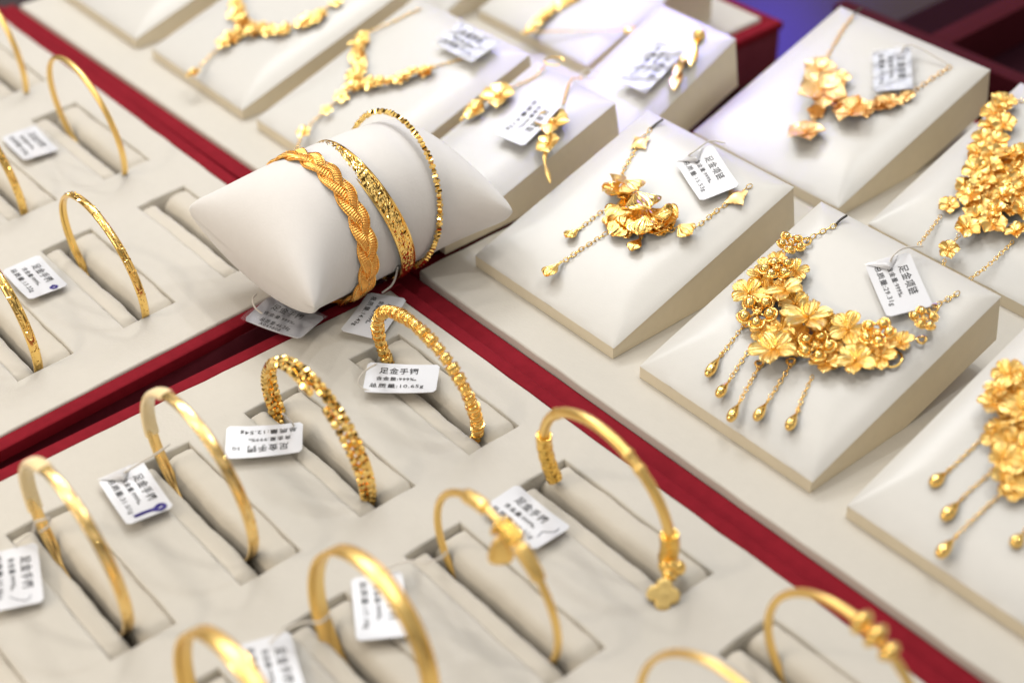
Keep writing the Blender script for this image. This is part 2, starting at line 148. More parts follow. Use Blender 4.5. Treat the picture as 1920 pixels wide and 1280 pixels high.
M['string'] = plain('white_plastic_string', (.72, .68, .62), .3)
M['cord'] = plain('dark_slit_shade', (.05, .045, .035), .6)  # dark colour standing for the shade inside cushion slits
M['counter'] = plain('dark_counter', (.026, .008, .013), .25, .32)
def clear(name, fac, tint=(1, 1, 1), rough=.08):
    m = bpy.data.materials.new(name); m.use_nodes = True; n = m.node_tree
    n.nodes.clear()
    o = n.nodes.new('ShaderNodeOutputMaterial'); mx = n.nodes.new('ShaderNodeMixShader')
    tr = n.nodes.new('ShaderNodeBsdfTransparent'); gl = n.nodes.new('ShaderNodeBsdfPrincipled')
    gl.inputs['Base Color'].default_value = (*tint, 1); gl.inputs['Roughness'].default_value = rough
    fr = n.nodes.new('ShaderNodeFresnel'); fr.inputs[0].default_value = 1.45
    ad = n.nodes.new('ShaderNodeMath'); ad.operation = 'ADD'; ad.inputs[1].default_value = fac; ad.use_clamp = True
    n.links.new(fr.outputs[0], ad.inputs[0]); n.links.new(ad.outputs[0], mx.inputs[0])
    n.links.new(tr.outputs[0], mx.inputs[1]); n.links.new(gl.outputs[0], mx.inputs[2]); n.links.new(mx.outputs[0], o.inputs[0])
    t = n.nodes.new('ShaderNodeTexCoord'); nz = n.nodes.new('ShaderNodeTexNoise'); nz.inputs['Scale'].default_value = 260
    n.links.new(t.outputs['Object'], nz.inputs['Vector']); add_bump(n, gl, nz.outputs[0], .5, .8)
    return m
M['film'] = clear('clear_plastic_film', .02, (1.0, .80, .45), .15)
M['sleeve'] = clear('clear_tag_sleeve', .05, (.9, .92, 1), .12)

M['sleeve_milky'] = clear('milky_tag_sleeve', .72, (.78, .78, .80), .2)

# ------------------------------------------------------------------ object helpers
ORG = {}
def tag(o, label, cat, group=None):
    o['label'] = label; o['category'] = cat
    if group: o['group'] = group
    return o
def thing(name, label, cat, loc, group=None):
    o = bpy.data.objects.new(name, None); COL.objects.link(o)
    o.location = Vector(loc)*S; o.empty_display_size = .01
    ORG[o.name] = Vector(loc)
    return tag(o, label, cat, group)
def structure(o):
    o['kind'] = 'structure'; return o
class MB:
    def __init__(s): s.v = []; s.f = []
    def add(s, V, F):
        o = len(s.v); s.v += [tuple(map(float, p)) for p in V]; s.f += [tuple(i+o for i in q) for q in F]; return s
    def box(s, a, b):
        x0, y0, z0 = a; x1, y1, z1 = b
        return s.add([(x0,y0,z0),(x1,y0,z0),(x1,y1,z0),(x0,y1,z0),(x0,y0,z1),(x1,y0,z1),(x1,y1,z1),(x0,y1,z1)],
                     [(0,3,2,1),(4,5,6,7),(0,1,5,4),(1,2,6,5),(2,3,7,6),(3,0,4,7)])
    def grid(s, P):                       # P[i][j] points
        n = len(P); k = len(P[0])
        return s.add([p for r in P for p in r], [(i*k+j, (i+1)*k+j, (i+1)*k+j+1, i*k+j+1) for i in range(n-1) for j in range(k-1)])
    def loft(s, rings, closed=False, cap=False):
        k = len(rings[0]); n = len(rings)
        F = [(i*k+j, i*k+(j+1) % k, ((i+1) % n)*k+(j+1) % k, ((i+1) % n)*k+j) for i in range(n if closed else n-1) for j in range(k)]
        if cap and not closed: F += [tuple(range(k-1, -1, -1)), tuple((n-1)*k+j for j in range(k))]
        return s.add([p for r in rings for p in r], F)
    def tube(s, pts, r, k=8, cap=True):
        pts = [Vector(p) for p in pts]; rings = []
        n = len(pts); up = None
        for i, p in enumerate(pts):
            t = (pts[min(i+1, n-1)]-pts[max(i-1, 0)]).normalized()
            if up is None:
                up = Vector((0, 0, 1)) if abs(t.z) < .9 else Vector((1, 0, 0))
            a = t.cross(up)
            if a.length < 1e-6: a = t.orthogonal()
            a.normalize(); b = a.cross(t).normalized(); up = b
            rr = r[i] if isinstance(r, (list, tuple)) else r
            rings.append([p+a*rr*math.cos(2*PI*j/k)+b*rr*math.sin(2*PI*j/k) for j in range(k)])
        return s.loft(rings, cap=cap)
    def data(s, name, mat, smooth=True, angle=40, org=(0, 0, 0)):
        me = bpy.data.meshes.new(name)
        ox, oy, oz = org
        me.from_pydata([((x-ox)*S, (y-oy)*S, (z-oz)*S) for x, y, z in s.v], [], s.f)
        me.materials.append(mat)
        if smooth:
            me.shade_smooth()
            if angle is not None: me.set_sharp_from_angle(angle=math.radians(angle))
        me.update()
        return me
    def build(s, name, mat, parent=None, smooth=True, angle=40, fix=True, org=None):
        if fix:
            pass
        if parent is not None: org = ORG[parent.name]
        elif org is None: org = Vector((0, 0, 0))
        me = s.data(name, mat, smooth, angle, org)
        o = bpy.data.objects.new(name, me); COL.objects.link(o)
        if parent is not None: o.parent = parent; ORG[o.name] = org
        else: o.location = Vector(org)*S; ORG[o.name] = Vector(org)
        return o
def inst(name, me, parent, mat_mm):
    """a copy of mesh me placed by the world matrix mat_mm (mm) under parent"""
    o = bpy.data.objects.new(name, me); COL.objects.link(o)
    o.parent = parent
    mm = mat_mm.copy(); mm.translation = (mm.translation-ORG[parent.name])*S
    o.matrix_local = mm
    return o
def child_same(name, me, parent_inst):
    o = bpy.data.objects.new(name, me); COL.objects.link(o); o.parent = parent_inst; return o
def spline(pts, n):
    P = [Vector(p) for p in pts]
    if len(P) == 2: return [P[0].lerp(P[1], i/(n-1)) for i in range(n)]
    out = []; m_ = len(P)-1
    for i in range(n):
        t = i/(n-1)*m_; k = min(int(t), m_-1); u = t-k
        p0 = P[max(k-1, 0)]; p1 = P[k]; p2 = P[k+1]; p3 = P[min(k+2, m_)]
        out.append(.5*((2*p1)+(p2-p0)*u+(2*p0-5*p1+4*p2-p3)*u*u+(3*p1-p0-3*p2+p3)*u**3))
    return out
def frame(o, x, z):
    z = Vector(z).normalized(); x = Vector(x); x = (x-z*x.dot(z)).normalized(); y = z.cross(x)
    m = Matrix((x, y, z)).transposed().to_4x4(); m.translation = Vector(o); return m
def rotm(m, a): return m @ Matrix.Rotation(a, 4, 'Z')
def sclm(m, s_): return m @ Matrix.Diagonal((s_, s_, s_, 1))

def ball(mb, c, r, k=10, n=7, sq=1):
    c = Vector(c)
    mb.loft([[c+Vector((r*math.sin(PI*i/n)*math.cos(2*PI*j/k), r*math.sin(PI*i/n)*math.sin(2*PI*j/k), r*sq*math.cos(PI*i/n))) for j in range(k)] for i in range(1, n)][::-1], cap=True)

# ------------------------------------------------------------------ counter
cb = MB(); cb.grid([[(x_, y_, -30) for y_ in (-900, 2600)] for x_ in (-2600, 900)])
structure(cb.build('counter_top', M['counter'], smooth=False))

# ------------------------------------------------------------------ trays
def rect_holes(mb, X0, X1, Y0, Y1, holes, fn, c=.9, depth=17):
    """insert sheet with rounded-lip rectangular recesses; fn maps points (shear / turn)"""
    xs = {X0, X1}; ys = {Y0, Y1}
    for a, b, c0, d in holes:
        xs |= {a-c, b+c}; ys |= {c0-c, d+c}
    x = X0
    def fine(vals, step):
        vals = sorted(vals); out = [vals[0]]
        for q in vals[1:]:
            k = max(1, int(math.ceil((q-out[-1])/step))); a0 = out[-1]
            out += [a0+(q-a0)*i/k for i in range(1, k+1)]
        return out
    xs = fine(xs, 12); ys = fine(ys, 12)
    def inside(x_, y_):
        return any(a-c < x_ < b+c and c0-c < y_ < d+c for a, b, c0, d in holes)
    idx = {}; V = []; F = []
    def vid(i, j):
        if (i, j) not in idx:
            idx[(i, j)] = len(V); V.append(fn((xs[i], ys[j], 0)))
        return idx[(i, j)]
    for i in range(len(xs)-1):
        for j in range(len(ys)-1):
            if not inside((xs[i]+xs[i+1])/2, (ys[j]+ys[j+1])/2):
                F.append((vid(i, j), vid(i+1, j), vid(i+1, j+1), vid(i, j+1)))
    mb.add(V, F)
    for a, b, c0, d in holes:
        rings = []
        for off, z in ((c, 0), (c*.45, -.09), (c*.12, -.4), (0, -.95), (0, -depth)):
            xs_ = [q for q in xs if a-c-1e-6 <= q <= b+c+1e-6]; ys_ = [q for q in ys if c0-c-1e-6 <= q <= d+c+1e-6]
            cl = lambda q, lo, hi: min(max(q, lo), hi)
            ring = [(cl(q, a-off, b+off), c0-off, z) for q in xs_] + [(b+off, cl(q, c0-off, d+off), z) for q in ys_[1:]] \
                 + [(cl(q, a-off, b+off), d+off, z) for q in reversed(xs_[:-1])] + [(a-off, cl(q, c0-off, d+off), z) for q in reversed(ys_[1:-1])]
            rings.append([fn(p) for p in ring])
        mb.loft(rings)
    # outer skirt
    sk = []
    for off, z in ((0, 0), (.5, -.15), (.8, -.8), (.8, -10)):
        ring = [(q, Y0-off, z) for q in xs] + [(X1+off, q, z) for q in ys[1:]] + [(q, Y1+off, z) for q in reversed(xs[:-1])] + [(X0-off, q, z) for q in reversed(ys[1:-1])]
        sk.append([fn(p) for p in ring])
    mb.loft([list(reversed(r)) for r in sk])
def roll_mesh(x0, x1, y0, y1, ztop, zl, zr, peak, fn, seed):
    """soft roll along x: rises from zl at y0 to ztop at y0+peak*(y1-y0), falls to zr at y1"""
    r = random.Random(seed); ph = r.random()*6
    P = []
    for i in range(25):
        u = i/24; x_ = x0+(x1-x0)*u
        en = min(1, min(u, 1-u)/.022); en = math.sqrt(max(0, 1-(1-en)**2))
        row = []
        for j in range(17):
            t = j/16
            if t < peak:
                k = 1-t/peak; z = ztop-(ztop-zl)*(1-math.sqrt(max(0, 1-k**2.4)))
            else:
                k = (t-peak)/(1-peak); z = ztop-(ztop-zr)*(1-math.sqrt(max(0, 1-k**2.6)))
            z += .18*math.sin(x_*.13+ph+t*2)+.1*math.sin(x_*.31+ph*2)
            z = -13+(z+13)*(.72+.28*en)
            row.append(fn((x_, y0+(y1-y0)*t+.12*math.sin(x_*.17+ph), z)))
        P.append(row)
    return P
def tray(label, X0, X1, Y0, Y1, cols, rows, W, L, fn, frame_boxes, group='jewellery trays', gapf=.39):
    root = thing('display_tray', label, 'tray', fn(((X0+X1)/2, (Y0+Y1)/2, -28)), group)
    holes = [(rx, rx+L, cy, cy+W) for rx in rows for cy in cols]
    mb = MB(); rect_holes(mb, X0, X1, Y0, Y1, holes, fn)
    mb.build('insert', M['suede'], root, angle=50)
    if holes:
        fl = MB()
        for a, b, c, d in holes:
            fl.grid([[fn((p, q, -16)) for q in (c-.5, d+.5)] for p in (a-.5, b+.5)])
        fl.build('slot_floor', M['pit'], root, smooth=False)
    for i, (a, b, c, d) in enumerate(holes):
        g = c+(d-c)*gapf
        mb = MB(); mb.grid(roll_mesh(a+.3, b-.3, c+.04, g-.7, -.8, -1.3, -6, .55, fn, i)); mb.build('padded_roll', M['roll'], root, angle=None)
        mb = MB(); mb.grid(roll_mesh(a+.3, b-.3, g+1.1, d-.04, -.3, -13.5, -1.7, .5, fn, i+50)); mb.build('padded_roll', M['roll'], root, angle=None)
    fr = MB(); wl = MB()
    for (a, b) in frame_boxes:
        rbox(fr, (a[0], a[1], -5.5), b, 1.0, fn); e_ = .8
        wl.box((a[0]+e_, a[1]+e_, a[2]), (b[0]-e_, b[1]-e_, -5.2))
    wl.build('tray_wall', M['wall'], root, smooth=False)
    fr.build('red_frame', M['red'], root, angle=30)
    return root
def rbox(mb, a, b, r=.8, fn=lambda p: p, seg=3):
    """box with rounded upper edges"""
    x0, y0, z0 = a; x1, y1, z1 = b
    rings = [[(x0, y0, z0), (x1, y0, z0), (x1, y1, z0), (x0, y1, z0)]]
    for i in range(seg+1):
        t = PI/2*i/seg; o = r*(1-math.cos(t)); z = z1-r+r*math.sin(t)
        rings.append([(x0+o, y0+o, z), (x1-o, y0+o, z), (x1-o, y1-o, z), (x0+o, y1-o, z)])
    mb.loft([[fn(p) for p in r_] for r_ in rings], cap=True)
ident = lambda p: p
def wob(p):
    x_, y_, z_ = p
    return (x_+.16*math.sin(y_*.31+x_*.05)+.1*math.sin(y_*.83), y_+.16*math.sin(x_*.23+y_*.04)+.12*math.sin(x_*.61), z_+.12*math.sin(x_*.05+1)*math.sin(y_*.06)+.05*math.sin(x_*.21+y_*.17))
PX, PY, SW, SL = 93.87, 45.93, 22.6, 70
tray('red rimmed cream bangle tray at the bottom, holding the plain wide bangles', -24.3, 336, -72, 174.2,
     [-PY, 0, PY, 2*PY, 3*PY], [0, PX, 2*PX], SW, SL, wob,
     [((-31.3, -80, -29), (-25.2, 181.0, -.4)), ((-25.2, 175.1, -29), (345, 181.0, -.5))])
lt = lambda p: wob((p[0]-.052*(p[1]-96), p[1], p[2]))
tray('cream bangle tray with red rim on the left, behind the long red gap', -352, -51.5, -40, 168,
     [-7, 39.2, 84.6, 131.0], [-143.0, -241.5, -340], 23.3, 69, lt,
     [((-50.6, -48, -29), (-44.2, 175, -.5)), ((-362, 169, -29), (-50.6, 175.2, -.5))])
tray('cream necklace tray on the right, edged in red along the bangle tray', -27, 340, 191.6, 448,
     [], [], 0, 0, wob, [((-36, 181.3, -29), (345, 190.7, -3.2)), ((-36, 190.7, -29), (-27.9, 456, -3.0)), ((-27.9, 449, -29), (345, 456, -3))])
rt = lambda p: (p[0], p[1]+.0147*(p[0]+131), p[2])
tray('cream necklace tray at the back left, under the blurred necklace stands', -358, -87, 186.2, 454,
     [], [], 0, 0, rt, [((-366, 177.0, -29), (-78, 185.2, -2)), ((-86, 185.2, -29), (-78, 462, -1.5)), ((-366, 455, -29), (-86, 462, -1.5))])
# dark empty tray beyond
root = thing('display_tray', 'dark empty tray with thin red rails at the top right corner', 'tray', (100, 700, -28), 'jewellery trays')
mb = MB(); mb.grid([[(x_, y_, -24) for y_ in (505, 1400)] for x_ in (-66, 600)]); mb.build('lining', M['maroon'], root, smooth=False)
mb = MB(); rbox(mb, (-74, 497, -29), (600, 506, -2)); rbox(mb, (-20, 506, -29), (-7, 900, -2)); mb.build('red_frame', M['unlit_red'], root, angle=30)

# ------------------------------------------------------------------ necklace stands
def stand(label, x0, x1, yf, prof, r=15, B=3.8, fn=ident, rf=30):
    """prof: (dy,z) front-bottom, kink, back-bottom, back-top, front-top"""
    root = thing('necklace_stand', label, 'stand', fn(((x0+x1)/2, yf+prof[1][0]/2, 0)), 'cream necklace stands')
    P = [(yf+a, z+.15) for a, z in prof]
    mb = MB(); n = len(P)
    mb.add([fn((x_, y_, z_)) for x_ in (x0, x1) for y_, z_ in P],
           [tuple(range(n)), tuple(range(2*n-1, n-1, -1))]+[((i+1) % n, i, n+i, n+(i+1) % n) for i in range(n) if i != n-2])
    mb.build('base', M['stand_side'], root, smooth=False)
    (yb, zb), (y0, z0) = P[3], P[4]
    nx, ny = 44, 48; G = []
    ln = math.hypot(yb-y0, zb-z0); cs, sn = (yb-y0)/ln, (zb-z0)/ln
    rr = random.Random(int(x0*7+yf))
    ph = [rr.random()*6 for _ in range(4)]
    def uneven(k):      # denser near the edges
        return [.5-.5*math.cos(PI*i/k)*(.55+.45*abs(math.cos(PI*i/k))) for i in range(k+1)]
    for u in uneven(nx):
        row = []
        for v in uneven(ny):
            du = min(u, 1-u)*(x1-x0); dv = min(v, 1-v)*ln
            d = min(du, dv)
            # soft minimum keeps the mitre at the corners but rounds it
            t = min(1, du/r, (v*ln)/rf if v < .5 else dv/r); h = B*(1-(1-t)**2.1)
            e_ = .45*(1-math.exp(-d/1.0))
            h += e_+.12*t*(math.sin(u*5+ph[0])*math.sin(v*4+ph[1]))
            ov = .35*(1-min(1, d/1.2))
            x_ = x0+(x1-x0)*u + (ov if u > .5 else -ov)*(1 if du <= dv else 0)
            if v < .02: h += .22*math.sin(u*31+ph[2])*math.sin(u*13+ph[3])
            row.append(fn((x_, y0+cs*ln*v-sn*h, z0+sn*ln*v+cs*h)))
        G.append(row)
    mb = MB(); mb.grid(G); mb.build('cushion_top', M['stand_top'], root, angle=None)
    return root
PR = [(0, 0), (50, 0), (97.8, 13.5), (94.4, 34.4), (0, 5)]
stand('cream stand holding the ginkgo leaf necklace, its price tag 15.53g', -14.4, 65.2, 210, PR)
stand('cream stand holding the broad flower necklace with five tear drops', 79.4, 160.4, 210, PR)
stand('cream stand cut off by the right edge, with a dense blossom necklace and drops', 175.6, 256, 210, PR)
stand('cream stand under the peach star flower necklace at the back right', -23.5, 59, 342.5, PR)
stand('cream stand under the heavy plum blossom necklace at the right edge', 75, 156, 342.5, PR)
stand('narrow cream stand carrying the pair of flower earrings', -78.5, -29, 206, [(0, 0), (50, 0), (96, 17), (93, 34), (0, 5)])
stand('narrow lavender lit stand carrying the slim leaf pendant', -78, -31, 303, [(0, 0), (42, 0), (75, 12), (71, 37), (0, 5)], r=10)
stand('blurred cream stand behind the pillow with a V shaped blossom necklace', -165, -85.5, 205, PR, fn=rt)
stand('blurred cream stand with a chunky flower necklace beside the red strip', -258, -176.5, 204, PR, fn=lambda p: (p[0]+.02*(p[1]-204), p[1], p[2]))
stand('blurred empty cream stand in the top left corner', -352, -272.5, 203, PR, fn=lambda p: (p[0]+.03*(p[1]-203), p[1], p[2]))
stand('blurred stand at the top with a short string of gold blossoms', -182, -101, 349, [(0, 0), (69, .3), (85, 0), (84, 33), (0, 5)])
stand('blurred stand almost hidden at the top edge behind the V shaped necklace', -272, -190, 333, [(0, 0), (20, 0), (75, 14), (71, 36), (0, 5)])

# ------------------------------------------------------------------ bangles
class Ring:
    def __init__(s, c, R, tilt=0, yaw=0):
        s.c = Vector(c); s.R = R
        s.u = Vector((math.cos(yaw), math.sin(yaw), 0))
        wv = Vector((0, math.sin(tilt), math.cos(tilt))); s.w = (wv-s.u*wv.dot(s.u)).normalized()
        s.n = s.w.cross(s.u)            # axis, towards +y
    def p(s, th, dr=0, ax=0):
        return s.c+(s.u*math.cos(th)+s.w*math.sin(th))*(s.R+dr)+s.n*ax
    def rad(s, th): return s.u*math.cos(th)+s.w*math.sin(th)
    def tan(s, th): return -s.u*math.sin(th)+s.w*math.cos(th)
    def sweep(s, mb, sec, a0=0, a1=2*PI, n=120, cap=True):
        full = abs(a1-a0-2*PI) < 1e-6
        rings = []
        for i in range(n if full else n+1):
            th = a0+(a1-a0)*i/n
            rings.append([s.p(th, dr, ax) for dr, ax in (sec(th) if callable(sec) else sec)])
        mb.loft(rings, closed=full, cap=cap)
def flat_sec(w, t, dome=.25, r=.35):
    return [(-t/2, -w/2+r), (-t/2+.05, 0), (-t/2, w/2-r), (-t/2+r, w/2), (t/2-r, w/2), (t/2, w/2-r), (t/2+dome*.8, w/4), (t/2+dome, 0), (t/2+dome*.8, -w/4), (t/2, -w/2+r), (t/2-r, -w/2), (-t/2+r, -w/2)]
def round_sec(r, k=12, sq=1):
    return [(r*math.cos(2*PI*j/k), r*sq*math.sin(2*PI*j/k)) for j in range(k)]
G_B = 'gold bangles standing in tray slots'
def bangle(label, R):
    return thing('gold_bangle', label, 'bangle', R.c-Vector((0, 0, R.R)), G_B)
def torus_band(mb, R, dr, ax, r, n=110, k=6):
    R.sweep(mb, [(dr+a, ax+b) for a, b in round_sec(r, k)], n=n)

# plain wide band in a film sleeve (two of them)
for lab, c, Rr, ti, film in (
    ('plain wide gold bangle in clear film, beside a tag with a grey pen hook', (36.4, 9.4, 14.9), 30.2, -.03, (1.75, 3.3)),
    ('plain wide gold bangle in clear film, tag with a blue pen mark beside it', (33.6, 55.2, 14.7), 31.0, -.05, (1.85, 3.2))):
    R = Ring(c, Rr, ti, 0)
    b = bangle(lab, R)
    mb = MB(); R.sweep(mb, flat_sec(3.9, 1.1, .15)); mb.build('band', M['gold_band'], b, angle=60)
    mb = MB()
    for k in range(46):          # star cuts engraved as tiny raised strokes
        th = rnd.uniform(-.25, 1.25); ax = rnd.uniform(-1.5, 1.5); l_ = rnd.uniform(.6, 1.8); an = rnd.choice([-.9, .9, 0])
        a_, c_ = math.cos(an)*l_/R.R/2, math.sin(an)*l_/2
        mb.tube([R.p(th-a_, .66, ax-c_), R.p(th, .74, ax), R.p(th+a_, .66, ax+c_)], .09, 5)
    mb.build('engraving', M['gold_sharp'], b)
    mb = MB(); R.sweep(mb, [(dr*1.5, ax*1.22) for dr, ax in flat_sec(4.1, 1.3, .3)], film[0], film[1], 40, cap=False); mb.build('film_sleeve', M['film'], b, angle=60)

# three-strand faceted bangle
R = Ring((34.3, 100.2, 5.6), 29.6, -.09, -.03)
b = bangle('three strand faceted gold bangle with loose cut ends, tag turned upside down beside it', R)
def bead_ring(mb, R, a0, a1, n, path, r, seed, k=6):
    rr = random.Random(seed)
    for i in range(n):
        t0 = a0+(a1-a0)*(i+.04)/n; t1 = a0+(a1-a0)*(i+.96)/n
        tm = (t0+t1)/2
        dr, ax = path(tm); rot = rr.random()*2
        rings = []
        for t, q in ((t0, .62), (t0*.75+t1*.25, 1), (t0*.25+t1*.75, 1), (t1, .62)):
            rings.append([R.p(t, dr+r*q*math.cos(2*PI*j/k+rot), ax+r*q*math.sin(2*PI*j/k+rot)) for j in range(k)])
        mb.loft(rings, cap=True)
for q, (a0, a1, amp) in enumerate(((.3, 2*PI+.15, 0), (-.9, 2*PI-1.0, 1), (1.35, 2*PI+.95, 2))):
    mb = MB()
    if q == 0: path = lambda th: (.2, 1.95+.3*math.sin(th*2))
    elif q == 1: path = lambda th: (.7+.3*math.sin(3*th), .1+.4*math.sin(th*1.5+1))
    else: path = lambda th: (.1, -1.85-1.5*math.exp(-((th-.9)/.5)**2))
    bead_ring(mb, R, a0, a1, 66, path, 1.4, q)
    st = mb.build('strand', M['gold_sharp'], b, smooth=False)
    mb = MB()
    for en in (a0, a1):
        dr, ax = path(en); d = -1 if en == a0 else 1
        mb.tube([R.p(en+d*u*.09, dr, ax) for u in (0, .3, .6, 1)], [1.3, 1.35, 1.35, 1.1], 8)
    mb.build('end_cap', M['gold'], st, angle=30)

# bead-link bangle
R = Ring((35, 147.2, 6.6), 28.2, -.17, -.01)
b = bangle('rounded bead link gold bangle beside the red strip, tag reading 10.65g in front', R)
mb = MB(); R.sweep(mb, round_sec(1.0, 8), n=90); mb.build('core', M['gold_satin'], b)
N = 42
for i in range(N):
    th = 2*PI*i/N; mb = MB()
    rb = 1.85+.2*math.sin(i*1.7)
    k = 12; rings = []
    for q in range(9):
        a = PI*q/8; hh = -math.cos(a)*2.0; rr_ = .25+rb*math.sin(a)**.55
        rings.append([R.p(th+hh/R.R, rr_*math.cos(2*PI*j/k)*.95, rr_*math.sin(2*PI*j/k)*1.08) for j in range(k)])
    mb.loft(rings, cap=True)
    for sg in (-1, 1):           # crescent wires at the rims of each bead
        mb.tube([R.p(th+sg*(1.15-.5*math.cos(w_))/R.R, (rb+.28)*math.cos(w_), (rb+.42)*math.sin(w_)) for w_ in [PI*(-.9+1.8*j/14) for j in range(15)]], .26, 6)
    mb.build('bead_link', M['gold'], b, angle=60)

# wide satin bands at the bottom edge
for lab, c, Rr, ti in (('broad satin gold bangle at the bottom edge, left of the other broad one', (127.5, 10.4, 13.6), 29.4, .08),
                       ('broad satin gold bangle looped around its tag, bottom centre', (127.0, 56.1, 15.2), 28.1, .09)):
    R = Ring(c, Rr, ti, 0); b = bangle(lab, R)
    mb = MB(); R.sweep(mb, flat_sec(5.8, 1.3, .35), n=140); mb.build('band', M['gold_satin'], b, angle=60)
    mb = MB()
    for ax in (-2.4, 2.4): torus_band(mb, R, .7, ax, .2)
    mb.build('rim', M['gold'], b)

# lock charm bangle
R = Ring((128.8, 101.1, 10.1), 29.9, -.05, -.04)
b = bangle('slim gold bangle with a hinged cuff and hanging lock charm', R)
mb = MB(); R.sweep(mb, round_sec(1.25, 12), n=120); mb.build('hoop', M['gold_satin'], b)
def cuff(th0, th1, r0, r1, name, mat=None):
    mb = MB(); n_ = 14
    R_ = R
    rings = []
    for i in range(n_+1):
        u = i/n_; th = th0+(th1-th0)*u; r = r0+(r1-r0)*u
        r *= 1-.12*((abs(u-.5)*2)**8)
        rings.append([R_.p(th, r*math.copysign(abs(math.cos(a))**.6, math.cos(a)), r*math.copysign(abs(math.sin(a))**.6, math.sin(a))) for a in [2*PI*j/16 for j in range(16)]])
    mb.loft(rings, cap=True)
    return mb.build(name, mat or M['gold_satin'], b, angle=40)
cuff(1.62, 1.98, 2.1, 2.0, 'cuff')
cuff(.70, 1.08, 2.0, 2.4, 'cuff')
cuff(1.11, 1.38, 2.9, 2.8, 'clasp_knot', M['gold_cut'])
mb = MB(); top = Vector((136.2, 97.8, 36.5)); low = Vector((137.2, 96.6, 26.2)); rings = []
for i in range(21):              # rounded padlock charm
    u = i/20; q = (1-abs(2*u-1)**3.2)**.45 if 0 < u < 1 else .12
    wd = (2.1+2.5*u**.8)*q; dp = (1.2+1.0*u)*q; p = top.lerp(low, u)
    rings.append([p+Vector((.62, .78, 0))*wd*math.copysign(abs(math.cos(a))**.7, math.cos(a))+Vector((.7, -.55, .45))*dp*math.sin(a) for a in [2*PI*j/24 for j in range(24)]])
mb.loft(rings, cap=True); ch = mb.build('lock_charm', M['gold_satin'], b, angle=60)
mb = MB(); c0 = top+Vector((0, .4, 1.6))
mb.tube([c0+Vector((.62, .78, 0))*2.6*math.cos(a)+Vector((0, 0, 1))*3.2*math.sin(a) for a in [PI*j/16-.3 for j in range(20)]], .75, 8)
mb.build('charm_loop', M['gold'], ch)

# bamboo bangle with clover ends
R = Ring((126.6, 148.5, 15.6), 29.2, -.11, 0)
b = bangle('bamboo jointed gold bangle ending in a bead cluster and a four petal clover', R)
def bam(th):
    k = 1
    for q in (1.12, .92, 2.35, -.06): k += .22*math.exp(-((th-q)/.035)**2)
    return round_sec(1.75*k, 14)
mb = MB(); R.sweep(mb, bam, -.22, 2.95, 150); mb.build('hoop', M['gold_satin'], b, angle=60)
def sleeve(th0, th1, r, nm):
    mb = MB(); rings = []
    for i in range(19):
        u = i/18; th = th0+(th1-th0)*u; rr_ = r*(1+.10*math.sin(u*PI*5)**2)
        rings.append([R.p(th, rr_*math.cos(a), rr_*math.sin(a)) for a in [2*PI*j/16 for j in range(16)]])
    mb.loft(rings, cap=True); return mb.build(nm, M['gold_cut'], b, angle=60)
sleeve(.10, -.36, 2.9, 'end_sleeve'); sleeve(2.95, 3.65, 2.6, 'end_sleeve')
def clover(c, s_, ax, nrm, nm):
    mb = MB(); z = Vector(nrm).normalized(); x_ = Vector(ax); x_ = (x_-z*x_.dot(z)).normalized(); y_ = z.cross(x_)
    rings = []
    for lv, sc in ((-.34, .90), (-.28, .99), (.16, 1), (.27, .95), (.31, .84), (.27, .55), (.30, .25), (.31, .03)):
        ring = []
        for j in range(64):
            t_ = 2*PI*j/64; k = .66+.34*abs(math.cos(2*t_))**.75
            ring.append(Vector(c)+(x_*math.cos(t_)+y_*math.sin(t_))*s_*sc*(k if sc > .5 else .9)+z*s_*lv)
        rings.append(ring)
    mb.loft(rings, cap=True)
    return mb.build(nm, M['gold_matte'], b, angle=45)
mb = MB()
for q in range(4):
    a = q*PI/2+.5; ball(mb, (157.2+1.7*math.cos(a), 148.6+1.9*math.sin(a), 4.6+.8*math.sin(a*2)), 2.7, 14, 10)
ball(mb, (157.8, 148.0, 7.0), 2.1, 12, 9); mb.build('bead_cluster', M['gold'], b, angle=None)
clover((161.7, 140.6, 1.9), 5.2, (.75, .55, .1), (.5, -.3, .8), 'clover')

# two more at the bottom edge
R = Ring((220.4, 102.6, 15.0), 29.6, .08, .02)
b = bangle('slim gold bangle mostly cut off by the bottom edge, left of the triple ring bangle', R)
mb = MB(); R.sweep(mb, flat_sec(2.8, 1.4, .3)); mb.build('band', M['gold_satin'], b, angle=60)
R = Ring((224.1, 148.6, 12.6), 27.6, -.04, 0)
b = bangle('gold bangle with three turned rings on its shoulder, bottom right', R)
mb = MB(); R.sweep(mb, flat_sec(2.5, 1.8, .4)); mb.build('band', M['gold_satin'], b, angle=60)
for th, r in ((1.42, 3.9), (1.24, 4.1), (1.05, 3.4)):
    mb = MB(); rings = []
    for i in range(13):
        u = i/12; hh = (u-.5)*4.3; rr_ = 1.0+(r-1)*math.sin(PI*(.04+.92*u))**.75
        rings.append([R.p(th+hh/R.R, rr_*math.cos(a), rr_*math.sin(a)) for a in [2*PI*j/18 for j in range(18)]])
    mb.loft(rings, cap=True); mb.build('turned_ring', M['gold'], b, angle=60)

